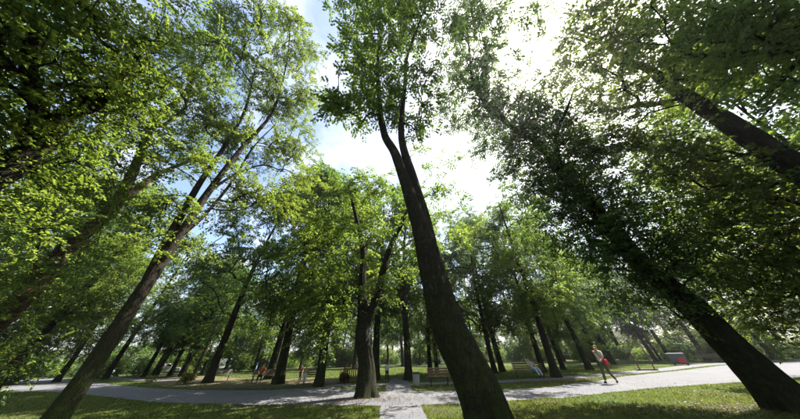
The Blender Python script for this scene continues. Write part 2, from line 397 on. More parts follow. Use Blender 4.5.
# ------------------------------------------------------------------ trees
def tube(P, r, k, rough=0.0, flare=0.0, seed=0):
    P = np.asarray(P, float); n = len(P); r = np.asarray(r, float)
    T = np.gradient(P, axis=0); T /= np.linalg.norm(T, axis=1)[:, None] + 1e-9
    ref = np.array([1.0, 0, 0]) if abs(T[0][0]) < 0.8 else np.array([0, 1.0, 0])
    A = ref - T * (T @ ref)[:, None]; A /= np.linalg.norm(A, axis=1)[:, None] + 1e-9
    B = np.cross(T, A)
    ang = np.arange(k) * 2 * PI / k
    rr = np.repeat(r[:, None], k, 1)
    if rough > 0:
        s = np.concatenate([[0], np.cumsum(np.linalg.norm(np.diff(P, axis=0), axis=1))])
        for i in range(n):
            for j in range(k):
                c, q = math.cos(ang[j]), math.sin(ang[j])
                d = noise.noise(Vector((c * 3.2, q * 3.2, s[i] * 0.8 + seed))) + 0.55 * noise.noise(Vector((c * 8, q * 8, s[i] * 2.2 + seed)))
                d += 0.9 * (0.35 - abs(noise.noise(Vector((c * 15, q * 15, s[i] * 1.1 + 2 * seed))))) if k >= 28 else 0
                f = 1 + rough * d
                if flare > 0:
                    e = math.exp(-max(0, P[i][2]) / 0.38); f += e * flare * (0.6 + 0.45 * math.cos(4 * ang[j] + seed) + 0.25 * math.cos(7 * ang[j] + 2 * seed))
                rr[i, j] *= f
    V = P[:, None, :] + rr[:, :, None] * (A[:, None, :] * np.cos(ang)[None, :, None] + B[:, None, :] * np.sin(ang)[None, :, None])
    i0 = (np.arange(n - 1)[:, None] * k + np.arange(k)[None, :]); i1 = np.arange(n - 1)[:, None] * k + (np.arange(k)[None, :] + 1) % k
    Q = np.stack([i0, i1, i1 + k, i0 + k], -1).reshape(-1, 4)
    return V.reshape(-1, 3), Q

def resample(pts, step):
    P = np.array([p[:3] for p in pts], float); r = np.array([p[3] for p in pts])
    s = np.concatenate([[0], np.cumsum(np.linalg.norm(np.diff(P, axis=0), axis=1))])
    m = max(3, int(s[-1] / step) + 1); t = np.linspace(0, s[-1], m)
    out = np.empty((m, 3))
    ext = np.vstack([2 * P[0] - P[1], P, 2 * P[-1] - P[-2]])
    for q, tt in enumerate(t):              # Catmull-Rom through the given points
        i = min(max(np.searchsorted(s, tt, side='right') - 1, 0), len(P) - 2); u = (tt - s[i]) / (s[i + 1] - s[i] + 1e-9)
        p0, p1, p2, p3 = ext[i], ext[i + 1], ext[i + 2], ext[i + 3]
        out[q] = 0.5 * ((2 * p1) + (-p0 + p2) * u + (2*p0 - 5*p1 + 4*p2 - p3) * u * u + (-p0 + 3*p1 - 3*p2 + p3) * u**3)
    return out, np.interp(t, s, r)

def blob_clusters(blobs, r, dens=3.0):
    C = []
    for b in blobs:
        x, y, z, R = b[:4]; k = b[4] if len(b) > 4 else 1.0
        n = max(2, int(dens * k * R ** 2.1))
        d = r.normal(size=(n, 3)); d /= np.linalg.norm(d, axis=1)[:, None]
        q = R * r.random(n) ** (1 / 2.2)
        C.append(np.array([x, y, z]) + d * q[:, None] * np.array([1, 1, 0.85]))
    return np.vstack(C)

def leaves(C, A, r, nl, size, spread, droop=0.15, aspect=0.62, flat=0.55):
    """sprays of leaves round each branch tip C; A is the outward direction there"""
    nc = len(C); nt = 7; per = max(2, nl // nt)
    tc_ = np.repeat(C, nt, 0); N = nc * nt
    d = r.normal(size=(N, 3)); d[:, 2] *= flat; d /= np.linalg.norm(d, axis=1)[:, None]
    d = d + 0.55 * np.repeat(A, nt, 0) + np.array([0, 0, -droop]); d /= np.linalg.norm(d, axis=1)[:, None]
    L = spread * r.uniform(0.6, 1.25, N)
    org = tc_ + r.normal(size=(N, 3)) * spread * 0.16
    t = np.sqrt(r.uniform(0.02, 1, (N, per)))
    bend = -0.28 * (t ** 2) * L[:, None]
    p = org[:, None, :] + d[:, None, :] * (t * L[:, None])[:, :, None]
    p[:, :, 2] += bend
    D = np.repeat(d[:, None, :], per, 1).reshape(-1, 3); p = p.reshape(-1, 3); M = len(p)
    up = np.array([0, 0, 1.0]) + r.normal(size=(M, 3)) * 0.42
    up /= np.linalg.norm(up, axis=1)[:, None]
    side = np.cross(D, up); side /= np.linalg.norm(side, axis=1)[:, None] + 1e-9
    sg = np.where(r.random(M) < 0.5, -1.0, 1.0)[:, None]
    ld = D * r.uniform(0.2, 0.9, (M, 1)) + side * sg + r.normal(size=(M, 3)) * 0.18
    ld[:, 2] -= 0.22; ld /= np.linalg.norm(ld, axis=1)[:, None]
    w = np.cross(ld, up); w /= np.linalg.norm(w, axis=1)[:, None] + 1e-9
    nrm = np.cross(w, ld)
    s = size * r.uniform(0.65, 1.2, (M, 1)); p = p + side * sg * size * 0.25
    V = np.empty((M, 4, 3))
    V[:, 0] = p; V[:, 1] = p + ld * s * 0.45 + w * s * aspect * 0.5 + nrm * s * 0.10
    V[:, 2] = p + ld * s; V[:, 3] = p + ld * s * 0.45 - w * s * aspect * 0.5 + nrm * s * 0.10
    tw = (org, org + d * L[:, None] * 0.5 + np.array([0, 0, -0.07]) * L[:, None], org + d * L[:, None] + np.array([0, 0, -0.28]) * L[:, None])
    cv = np.repeat(np.repeat(r.random(nc), nt), per)
    return V.reshape(-1, 3), np.clip(0.55 * r.random(M) + 0.45 * cv, 0, 1), tw

def build_tree(base, stems, clusters, seed, leaf_n=200, leaf_size=0.11, spread=0.75, sides=22, step=0.16, rough=0.10, flare=0.45,
               tip=0.011, twigs=True, droop=0.15, leaf_step=0.45):
    """returns (trunk mesh, crown mesh), both relative to base"""
    r = np.random.default_rng(seed); base = np.asarray(base, float)
    nodes, par, drr, fix = [], [], [], []
    TV, TQ, off = [], [], 0
    def add_tube(P, rr, k, rough=0, flare=0, sd=0):
        nonlocal off
        V, Q = tube(P, rr, k, rough, flare, sd); TV.append(V); TQ.append(Q + off); off += len(V)
    for si, st in enumerate(stems):
        P, rr = resample([(p[0] - base[0], p[1] - base[1], p[2] - base[2], p[3]) for p in st], step)
        if rough > 0:                       # slight natural waver, none at the ends
            wv = np.sin(np.linspace(0, PI, len(P)))[:, None] * 0.05 * r.normal(size=(1, 3)) * np.sin(np.linspace(0, 5, len(P)) + seed)[:, None]
            P = P + wv * np.array([1, 1, 0])
        add_tube(P, rr, sides if rr.max() > 0.12 else 10, rough if rr.max() > 0.12 else 0, flare if si == 0 else 0, seed + si * 3.7)
        prev = -1
        for q in range(0, len(P), max(1, int(leaf_step / step))):
            nodes.append(P[q]); par.append(prev); fix.append(rr[q]); prev = len(nodes) - 1
    C = clusters - base
    tn = np.array(nodes)
    d0 = np.array([np.min(np.linalg.norm(tn - c, axis=1)) for c in C]); C = C[np.argsort(d0)]
    A = np.zeros_like(C); chains = []; load = {}
    arr = np.zeros((len(nodes) + len(C) * 14 + 50, 3)); arr[:len(nodes)] = tn; cnt = len(nodes)
    zmin = tn[:, 2].min() + 0.4
    tipids = []
    for ci, c in enumerate(C):
        v = c - arr[:cnt]; dist = np.linalg.norm(v, axis=1)
        cost = dist + 1.1 * np.maximum(0, 0.35 * dist - v[:, 2])
        cost[arr[:cnt, 2] < 0.8] += 50
        b = int(np.argmin(cost)); n0 = arr[b]; dd = dist[b]
        m = int(min(12, max(2, dd / 0.45)))
        out = c - n0; hor = np.array([out[0], out[1], 0.0])
        ctrl = n0 + out * 0.5 + np.array([0, 0, 0.12 * dd]) + r.normal(size=3) * 0.09 * dd
        t = np.linspace(0, 1, m + 1)[1:, None]
        P = (1 - t) ** 2 * n0 + 2 * t * (1 - t) * ctrl + t * t * c
        P[:-1] += r.normal(size=(m - 1, 3)) * 0.035 * min(dd, 2)
        ids = []; prev = b
        for p in P:
            arr[cnt] = p; par.append(prev); prev = cnt; ids.append(cnt); cnt += 1
        chains.append((b, ids)); tipids.append(prev)
        o = P[-1] - (P[-2] if len(P) > 1 else n0); A[ci] = o / (np.linalg.norm(o) + 1e-9)
    ex = 2.25; acc = np.zeros(cnt)
    for i in tipids: acc[i] += tip ** ex
    for i in range(cnt - 1, -1, -1):
        if par[i] >= 0: acc[par[i]] += acc[i]
    rad_ = acc ** (1 / ex)
    nf = len(fix)
    for (b, ids) in chains:
        rs = rad_[ids]; r0 = min(rs[0] * 1.15, (fix[b] * 0.8 if b < nf else rad_[b]))
        rs = np.minimum(rs, max(r0, rs[-1]))
        P = np.vstack([arr[b], arr[ids]]); k = 8 if rs[0] > 0.05 else (6 if rs[0] > 0.025 else 4)
        add_tube(P, np.concatenate([[max(r0, rs[0])], rs]), k)
    LV, var, tw = leaves(C, A, r, leaf_n, leaf_size, spread, droop)
    if twigs:
        a0, a1, a2 = tw; n = len(a0); k = 3; V = np.empty((n, 3, k, 3))
        off3 = [np.array([math.cos(q), math.sin(q), 0.3 * math.cos(2 * q)]) for q in (0, 2.1, 4.2)]
        for i, (pp, w) in enumerate(((a0, 0.008), (a1, 0.005), (a2, 0.002))):
            for j in range(k): V[:, i, j] = pp + off3[j] * w
        bi = np.arange(n)[:, None, None] * 9
        q = np.array([[i * 3 + j, i * 3 + (j + 1) % 3, (i + 1) * 3 + (j + 1) % 3, (i + 1) * 3 + j] for i in range(2) for j in range(3)])
        TV.append(V.reshape(-1, 3)); TQ.append((bi + q[None]).reshape(-1, 4) + off); off += n * 9
    tm = quads_mesh('trunk', np.vstack(TV), np.vstack(TQ), True)
    cm = quads_mesh('crown', LV, np.arange(len(LV)).reshape(-1, 4), False, var)
    return tm, cm

def plant_tree(name, base, tm, cm, bark, leaf, label, group=None, rz=0, sc=1.0, cat='tree'):
    e = empty(name, base, rz); e.scale = (sc, sc, sc)
    own_mat(link('trunk', tm, bark, e), bark)
    c = own_mat(link('crown', cm, leaf, e), leaf); c['kind'] = 'stuff'
    return tag(e, label, cat, group)
def own_mat(o, m):                          # the material sits on the object, so copies share mesh data
    o.material_slots[0].link = 'OBJECT'; o.material_slots[0].material = m; return o

def S(r, *p):                               # (x, y, z, radius)
    return (p[0], p[1], p[2], r)
def AR(px, py, R, r): q = at_range(px, py, R); return (q[0], q[1], q[2], r)
def AH(px, py, h, r): q = at_height(px, py, h); return (q[0], q[1], q[2], r)
# the *R/*H helpers only turn measured sight lines plus a distance or height into world points

# --- tall leaning tree in front of the path, forked stem
b = (1.42, 4.72, -0.12)
B1 = [(1.46, 4.74, -0.12, 0.40), (1.40, 4.78, 0.3, 0.39), AR(478, 390, 4.95, 0.365), AR(450, 330, 5.0, 0.345), AR(440, 300, 5.0, 0.335), AR(427, 250, 5.0, 0.30), AR(413, 205, 4.95, 0.21),
      AR(396, 155, 4.9, 0.17), AH(384, 132, 9.3, 0.15), AH(379, 100, 10.8, 0.11), AH(378, 57, 13.5, 0.07), AH(384, 15, 16.5, 0.04)]
B2 = [AR(434, 268, 5.05, 0.2), AR(425, 225, 5.1, 0.21), AR(413, 180, 5.1, 0.17), AR(402, 140, 5.0, 0.14), AH(403, 110, 10.6, 0.11), AH(406, 80, 12.3, 0.085), AH(408, 55, 13.8, 0.07), AH(424, 10, 17, 0.035)]
bl = [AH(*q) for q in ((352,108,10.2,1.15), (345,92,11,1.0), (372,80,12,1.4), (352,62,13,1.1), (395,98,11.3,1.2), (385,42,15,1.6), (362,28,16,1.5), (415,68,13,1.3), (422,28,16,1.3),
      (405,8,18,2.0), (430,108,10.6,0.8), (418,132,9.8,0.7), (392,-20,20,2.3), (350,-5,18,1.4), (428,5,18,1.0), (372,112,10.4,0.9), (402,120,10.2,0.8), (340,112,9.8,0.7))]
tm, cm = build_tree(b, [B1, B2], blob_clusters(bl, np.random.default_rng(1), 9), 11, 215, 0.105, 0.56, sides=72, step=0.09, rough=0.085, flare=0.35)
plant_tree('leaning_tree', b, tm, cm, BARK_MOSS, LEAF, 'tall leaning tree with mossy foot and double stem beside the narrow path', cat='tree')

# --- tall tree on the lawn, west side, two stems
b = (-9.35, 7.45, -0.1)
A1 = [(-9.35, 7.45, -0.1, 0.26), (-9.37, 7.47, 0.5, 0.225), AR(90, 370, 12, 0.205), AR(120, 325, 12, 0.20), AR(144, 289, 12, 0.19), AR(182, 232, 12, 0.15), AR(210, 190, 12, 0.135), AR(240, 150, 12, 0.115), AR(272, 112, 11.6, 0.085), AR(285, 70, 10.5, 0.05), AR(290, 35, 9, 0.03)]
A2 = [AR(138, 298, 12, 0.14), AR(154, 265, 12.05, 0.14), AR(172, 230, 12.2, 0.135), AR(198, 185, 12.4, 0.12), AR(225, 147, 12.6, 0.10), AR(245, 112, 12.4, 0.075), AR(255, 70, 11.5, 0.045)]
A3 = [AR(205, 195, 12.1, 0.07), AR(235, 175, 12.6, 0.06), AR(262, 165, 13.2, 0.05), AR(285, 172, 13.8, 0.03)]
bl = [AR(*q) for q in ((232,138,13,1.7), (270,92,11.4,1.9), (298,62,10,1.6), (290,112,12,1.9), (250,55,11,2.0), (285,28,9,1.6), (308,98,11,1.4), (245,190,13.6,1.3), (278,150,13,1.9),
      (300,145,12.6,1.3), (180,150,12.6,1.4), (258,22,9,1.5), (215,105,12.6,1.8), (308,45,9,1.0), (260,195,13,1.4), (300,175,13.6,1.2), (150,205,13,1.2), (225,215,13.4,1.2), (190,205,11.6,0.7), (210,165,11.4,0.8), (235,172,11.6,0.7), (165,240,11.7,0.6), (250,130,11.4,0.8), (195,240,12.6,0.9), (285,205,13.6,1.1))]
A4 = [AR(176, 240, 12, 0.08), AR(206, 214, 12.3, 0.075), AR(232, 182, 12.8, 0.065), AR(252, 148, 13, 0.05), AR(275, 125, 13, 0.03)]
tm, cm = build_tree(b, [A1, A2, A3, A4], blob_clusters(bl, np.random.default_rng(2), 9), 23, 225, 0.105, 0.75, sides=44, step=0.12, rough=0.10, flare=0.3)
plant_tree('lawn_tree', b, tm, cm, BARK_MOSS, LEAF, 'slender two-stemmed tree with sunlit bark patch standing alone on the lawn')

# --- warm-barked tree behind it
b = (-14.1, 7.6, -0.1)
W1 = [(-14.1, 7.6, -0.1, 0.34), (-14.1, 7.6, 1.2, 0.29), AR(15, 305, 16, 0.27), AR(70, 245, 16, 0.25), AR(115, 205, 16, 0.23), AR(138, 160, 15.6, 0.17), AR(150, 128, 15.2, 0.15), AR(165, 110, 14.8, 0.13), AR(182, 97, 14.5, 0.10), AR(199, 69, 13.5, 0.07), AR(222, 38, 12.5, 0.04)]
W2 = [AR(117, 203, 16, 0.16), AR(138, 188, 16.2, 0.14), AR(160, 172, 16.4, 0.11), AR(197, 158, 16.6, 0.07), AR(225, 150, 17, 0.04)]
W3 = [AR(150, 128, 15.2, 0.09), AR(172, 122, 15, 0.09), AR(184, 112, 14.6, 0.07), AR(190, 88, 14, 0.05)]
bl = [AR(*q) for q in ((155,95,15,2.1), (185,60,14,2.0), (130,125,16,2.0), (205,40,13,1.7), (175,140,16,1.7), (110,150,16,1.8), (220,75,14,1.7), (155,35,12.5,1.9), (105,105,15,2.0),
      (205,120,16,1.4), (190,165,17,1.2), (60,180,16,1.7), (30,230,16,1.4), (90,175,16,1.4), (225,25,11,1.3), (180,18,10.5,1.5), (70,225,14,1.4), (40,270,14.5,1.3), (100,195,14.2,1.1), (20,300,14.5,1.1), (120,165,14,1.2), (12,345,14.8,0.7), (16,364,15,0.5), (0,352,14.8,0.6))]
tm, cm = build_tree(b, [W1, W2, W3], blob_clusters(bl, np.random.default_rng(3), 5.6), 37, 225, 0.105, 0.85, sides=24, step=0.16)
plant_tree('warm_barked_tree', b, tm, cm, BARK_WARM, LEAF, 'tree with warm reddish-brown sunlit bark and crooked upper limbs behind the two-stemmed tree')

# --- near tree whose boughs hang in from the west
b = (-8.3, 2.4, -0.1)
N1 = [(-8.3, 2.4, -0.1, 0.33), (-8.25, 2.45, 1.5, 0.27), (-8.1, 2.55, 3.2, 0.24), AR(12, 166, 8.3, 0.2), AR(69, 114, 7.8, 0.15), AR(110, 85, 7.3, 0.09), AR(140, 55, 6.6, 0.05)]
N2 = [AR(30, 150, 8.2, 0.14), AR(36, 110, 7.9, 0.12), AR(30, 70, 7.4, 0.10), AR(34, 30, 6.8, 0.06)]
N3 = [AR(66, 117, 7.8, 0.08), AR(95, 105, 7.5, 0.07), AR(132, 92, 7.1, 0.04)]
bl = [AR(*q) for q in ((20,40,7,1.2), (60,45,7,1.2), (100,50,6.8,1.1), (40,92,7.8,1.2), (90,88,7.3,1.0), (128,62,6.6,0.9), (15,135,8.2,1.1), (65,140,8,0.9), (110,108,7.2,0.8), (120,18,6,1.0),
      (80,12,6.5,1.1), (8,190,8.4,0.9), (40,185,8.3,0.7), (30,10,6.6,1.2), (5,80,7.8,1.1), (-20,120,8.4,1.2), (140,90,6.8,0.6), (-20,40,7.6,1.2), (20,225,8.6,0.6))]
tm, cm = build_tree(b, [N1, N2, N3], blob_clusters(bl, np.random.default_rng(4), 9.5), 41, 190, 0.078, 0.6, sides=24, step=0.12, droop=0.2)
plant_tree('overhanging_tree', b, tm, cm, BARK_DARK, LEAF, 'dark tree whose layered drooping boughs hang over the lawn')

# --- broad dark trunk clothed in shoots, east lawn
b = (10.75, 8.0, -0.15)
C1 = [(10.85, 7.95, -0.15, 0.52), (10.8, 8.0, 0.35, 0.47), AR(735, 350, 13.4, 0.40), AR(690, 305, 13.4, 0.375), AR(640, 262, 13.4, 0.35), AR(603, 218, 13.3, 0.32), AR(570, 180, 13.0, 0.28), AR(538, 142, 12.0, 0.22), AR(507, 123, 10.8, 0.17), AR(476, 90, 8.6, 0.11), AR(469, 48, 6.9, 0.06), AR(466, 12, 5.6, 0.03)]
C2 = [AR(560, 168, 12.8, 0.14), AR(556, 135, 12.0, 0.11), AR(566, 112, 11.2, 0.07), AR(572, 95, 10.6, 0.03)]
bl = [AR(*q) for q in ((612,222,13.4,1.5), (588,195,13.4,1.7), (565,165,13,1.8), (545,135,12.2,1.7), (515,112,11,1.6), (487,98,9.6,1.4), (474,66,8.2,1.3), (452,98,8.8,1.0), (452,66,7.8,0.9),
      (462,24,6.3,1.2), (495,138,11,1.4), (522,165,12.6,1.6), (552,198,13.2,1.6), (578,228,13.4,1.5), (538,190,13.2,1.5), (505,170,12.4,1.1), (466,120,9.8,1.0), (585,140,12.4,1.5), (600,178,13,1.6),
      (520,128,10.4,1.2), (548,158,11.4,1.3), (575,192,12.0,1.3), (605,228,12.2,1.2), (632,258,12.3,1.1), (492,112,9.6,1.1), (440,88,8.0,0.8), (452,38,6.6,0.8), (478,8,5.6,1.1), 
      (484,80,8.6,1.1), (480,45,7.2,1.0), (500,35,7,0.4), (512,62,8.6,0.4), (520,15,6.6,0.4), (505,10,6,0.4), (650,235,12.4,1.3), (560,225,13,1.3), (556,110,11.6,1.3), (532,92,10.6,1.1), (645,245,13.2,1.2), (668,272,13.0,1.1), (612,255,13.2,1.3), (638,282,13.2,1.1),
      (502,80,9.4,0.8), (448,126,9.8,0.8), (588,258,13.6,1.2), (664,302,13.0,0.8), (556,250,13.8,1.2), (518,198,13.4,1.0), (628,205,13,1.3), (620,300,13.6,0.9), (470,-12,5.0,1.0),
      (482,150,10.8,0.9), (530,222,13.6,0.9), (575,118,12,1.2), (600,145,12.8,1.3), (690,262,13,0.9), (680,235,13,1.0), (478,95,8.4,1.0), (470,70,7.6,1.0), (488,60,7.6,0.9), (460,48,7,1.0), (472,30,6.2,1.0), (490,118,9.6,1.0), (508,102,10.2,1.0), (530,118,11,1.1), (455,82,8,0.9), (470,108,9.2,0.9), (540,150,11.8,1.2), (525,140,11.2,1.1), (462,8,5.6,1.0), (488,20,6.2,0.8), (558,178,12.4,1.2), (590,210,12.8,1.2), (510,150,11.6,1.1), (445,110,9,0.7))]
tm, cm = build_tree(b, [C1, C2], blob_clusters(bl, np.random.default_rng(6), 9.0), 53, 190, 0.115, 0.75, sides=64, step=0.12, rough=0.085, flare=0.5)
plant_tree('shaggy_tree', b, tm, cm, BARK_DARK, LEAF_DEEP, 'thick dark trunk clothed in leafy shoots rising from the lawn edge')

# --- tree further east, trunk enters from the side
b = (13.3, 4.6, -0.1)
E1 = [(13.3, 4.6, -0.1, 0.42), (13.25, 4.6, 2.0, 0.36), AR(800, 170, 13.6, 0.31), AR(740, 130, 13.4, 0.27), AR(700, 105, 13.2, 0.24), AR(668, 84, 13, 0.19), AR(650, 70, 12.6, 0.15), AR(622, 58, 12.2, 0.11), AR(600, 42, 11.2, 0.08), AR(570, 32, 10, 0.045)]
E2 = [AR(685, 98, 13.1, 0.13), AR(660, 104, 13.4, 0.12), AR(630, 106, 13.8, 0.10), AR(600, 112, 14, 0.06)]
E3 = [AR(655, 74, 12.6, 0.10), AR(632, 84, 12.9, 0.08), AR(610, 92, 13.2, 0.05)]
bl = [AR(*q) for q in ((575,40,10,1.1), (600,60,11.5,1.4), (625,85,12.8,1.5), (598,112,13.6,1.4), (650,118,13.6,1.4), (675,62,12,1.3), (640,45,11.5,1.3), (700,80,12.6,1.1), (560,92,12,0.9),
      (585,138,14,1.1), (640,145,14,1.2), (690,150,13.8,1.2), (620,25,9.8,1.2), (585,15,8.6,0.9), (545,30,8.4,0.4), (530,62,9.6,0.4), (548,76,10.6,0.5), (538,12,7.6,0.4), (720,150,13.6,1.1), (660,170,14.4,1.3), (700,185,14.4,1.3), (745,175,13.8,1.1),
      (780,200,14,1.3), (560,62,11,0.8), (655,15,9.6,0.9), (610,160,14.4,0.8), (770,165,13.8,0.8), (730,205,14.5,1.2), (760,240,14.4,1.2), (790,262,14.2,1.2), (715,235,15,1.2), (700,262,15.2,1.1), (780,295,14.6,1.0), (742,280,15,1.1), (800,230,14,1.2), (690,215,15,1.2), (725,305,15.4,0.8), (790,325,14.8,0.7))]
tm, cm = build_tree(b, [E1, E2, E3], blob_clusters(bl, np.random.default_rng(7), 10.5), 67, 190, 0.115, 0.75, sides=26, step=0.15)
plant_tree('spreading_tree', b, tm, cm, BARK_DARK, LEAF, 'dark spreading tree with long forked limb reaching across the bright sky')

# --- tree just outside, its limbs come in over the top
b = (11.4, 1.6, -0.1)
G1 = [(11.4, 1.6, -0.1, 0.36), (11.4, 1.6, 3, 0.3), (11.0, 1.7, 6.0, 0.26), (10.4, 1.8, 8.2, 0.22), AR(800, 50, 10.0, 0.11), AR(760, 53, 9.7, 0.09), AR(715, 56, 9.4, 0.07), AR(690, 55, 9.2, 0.05), AR(668, 40, 8.8, 0.03)]
G2 = [(10.8, 1.7, 6.6, 0.12), AR(800, 62, 10.6, 0.075), AR(778, 84, 10.9, 0.06), AR(757, 104, 11.2, 0.03)]
G3 = [AR(735, 55, 9.5, 0.05), AR(705, 72, 9.8, 0.045), AR(685, 86, 10, 0.025)]
bl = [AR(*q) for q in ((700,35,8.8,0.9), (730,25,8.6,0.9), (760,30,9,1.0), (790,25,9,1.0), (720,75,9.8,0.7), (770,70,10,0.7), (680,55,9.3,0.6), (740,8,8,0.9), (690,8,8,0.9), (780,5,8.4,0.9),
      (790,85,10.6,0.5), (750,98,11,0.4), (665,25,8.6,0.6), (830,40,9.6,1.0), (735,55,9.5,0.6), (640,5,7.6,0.6))]
tm, cm = build_tree(b, [G1, G2, G3], blob_clusters(bl, np.random.default_rng(8), 9), 71, 170, 0.09, 0.65, sides=20, step=0.16)
plant_tree('arching_tree', b, tm, cm, BARK_DARK, LEAF, 'tree with thin level limbs arching over the spreading dark one')

# --- stout dark twin-stemmed tree at the path crossing
b = (-1.81, 12.5, -0.12)
F1 = [(-1.80, 12.5, -0.12, 0.50), (-1.82, 12.5, 0.4, 0.43), (-1.86, 12.5, 1.2, 0.385), AR(363, 340, 12.6, 0.37), AR(364, 318, 12.6, 0.34), AR(362, 285, 12.6, 0.21), AR(362, 247, 12.7, 0.18), AR(355, 215, 12.6, 0.12), AR(348, 185, 12, 0.06)]
F2 = [AR(366, 325, 12.6, 0.25), AR(376, 298, 12.5, 0.22), AR(386, 260, 12.4, 0.18), AR(394, 238, 12.2, 0.15), AR(404, 220, 12, 0.12), AR(410, 195, 11.5, 0.07)]
bl = [AR(*q) for q in ((350,195,12,1.3), (378,192,11.8,1.3), (412,215,11.8,1.2), (342,235,12.6,1.3), (332,270,13,1.1), (425,245,12.2,1.0), (440,215,12,0.8), (360,178,11.2,1.0), (400,262,12.6,0.9),
      (318,225,12.8,1.1), (345,262,11.8,0.9), (330,300,12.2,0.8), (390,300,12.4,0.6), (400,185,11,0.9), (375,225,11.4,1.0), (320,345,13,0.5), (345,315,12.2,0.5), (325,330,12.8,0.6), (455,235,12.4,0.5), (372,262,11.4,0.6), (392,240,11.2,0.6), (362,232,11.4,0.8), (430,165,10.6,0.6), (446,185,11.4,0.7), (455,162,10.8,0.5), (432,192,11.4,0.7), (422,150,10,0.5), (466,200,12,0.5), (382,282,11.8,0.4), (358,292,11.8,0.4), (410,240,11.6,0.7))]
tm, cm = build_tree(b, [F1, F2], blob_clusters(bl, np.random.default_rng(9), 8.5), 83, 170, 0.14, 0.8, sides=56, step=0.11, rough=0.12, flare=0.42)
plant_tree('stout_tree', b, tm, cm, BARK_DARK, LEAF_LIME, 'stout dark twin-stemmed tree with gnarled foot at the path crossing')

# --- park trees further off: a few shapes, copied with their own place, turn and size
def grown_tree(seed, H, crown_r, z0, lean=0.5, low=0.3, leaf=0.155, nleaf=230, dens=4.5):
    r = random.Random(seed); rn = np.random.default_rng(seed)
    lx, ly = r.uniform(-lean, lean), r.uniform(-lean, lean)
    q = lambda t: (lx * t * t * 2 + 0.15 * math.sin(5 * t + seed), ly * t * t * 2 + 0.15 * math.cos(4 * t + seed))
    r0 = 0.0145 * H * r.uniform(0.8, 1.05)
    st = [(*q(t), -0.12 + t * H * 0.93, r0 * (1 - 0.9 * t) + 0.02 + 0.1 * r0 * (t < 0.02)) for t in (0, 0.04, 0.12, 0.25, 0.4, 0.55, 0.7, 0.85, 1.0)]
    stems = [st]
    if r.random() < 0.6:
        s0 = r.uniform(0.25, 0.38); a = r.uniform(0, 2 * PI)
        stems.append([(q(s0 + d)[0] + math.cos(a) * o, q(s0 + d)[1] + math.sin(a) * o, (s0 + d) * H * 0.93, r0 * k) for d, o, k in ((0, 0, 0.5), (0.1, 0.5, 0.45), (0.25, 1.3, 0.3), (0.45, 2.0, 0.12))])
    bl = []
    nb = 24
    for i in range(nb):
        t = (i + r.random()) / nb; z = z0 + (H - z0) * t
        prof = math.sin(PI * min(1, 0.12 + 0.86 * t)) ** 0.6
        a = r.uniform(0, 2 * PI); o = crown_r * prof * math.sqrt(r.random()) * 0.95
        c = q(z / H); bl.append((c[0] + o * math.cos(a), c[1] + o * math.sin(a), z, r.uniform(1.1, 1.8)))
    for i in range(int(low * 10)):
        a = r.uniform(0, 2 * PI); z = r.uniform(2.2, z0 + 1); o = r.uniform(0.2, 1.5); c = q(z / H)
        bl.append((c[0] + o * math.cos(a), c[1] + o * math.sin(a), z, 0.7))
    return build_tree((0, 0, 0), stems, blob_clusters(bl, rn, dens), seed, nleaf, leaf, 1.0, sides=14, step=0.3, rough=0.08, flare=0.4, tip=0.014, twigs=False)
SHAPES = [grown_tree(101, 18, 4.6, 4.5), grown_tree(102, 16, 4.2, 3.6, 0.8, 0.8), grown_tree(103, 20, 4.8, 5.0, 0.6, 0.5), grown_tree(104, 15, 3.8, 3.2, 1.0, 0.9), grown_tree(105, 17, 5.0, 4.0, 0.4, 0.2),
          grown_tree(106, 13, 3.8, 2.4, 0.8, 1.0)]
LIME, DEEP, MID = LEAF_LIME, LEAF_DEEP, LEAF
rt = random.Random(77)
def put(name, x, y, pal, k, sc, label, group, rz=None):
    tm, cm = SHAPES[k]
    return plant_tree(name, (x, y, 0), tm, cm, BARK_DARK, pal, label, group, rt.uniform(0, 2 * PI) if rz is None else rz, sc)

# row on the soil strip west of the crossing
for x, y, k, sc, pal, lb in ((-9.9, 20.1, 0, 1.25, DEEP, 'dark-trunked tree on the soil strip between two people and the bench sitter'), (-5.95, 17.6, 3, 1.35, LIME, 'lime green tree with gnarled foot at the edge of the paved crossing'),
                         (-17.6, 22.9, 2, 1.15, DEEP, 'slanting dark tree between the yellow-green bush and the grey bench'), (-13.4, 25.5, 4, 1.3, LIME, 'lime green tree behind the bench with the sitter in orange')):
    put('park_tree', x, y, pal, k, sc, lb, 'trees on the bare soil strip')
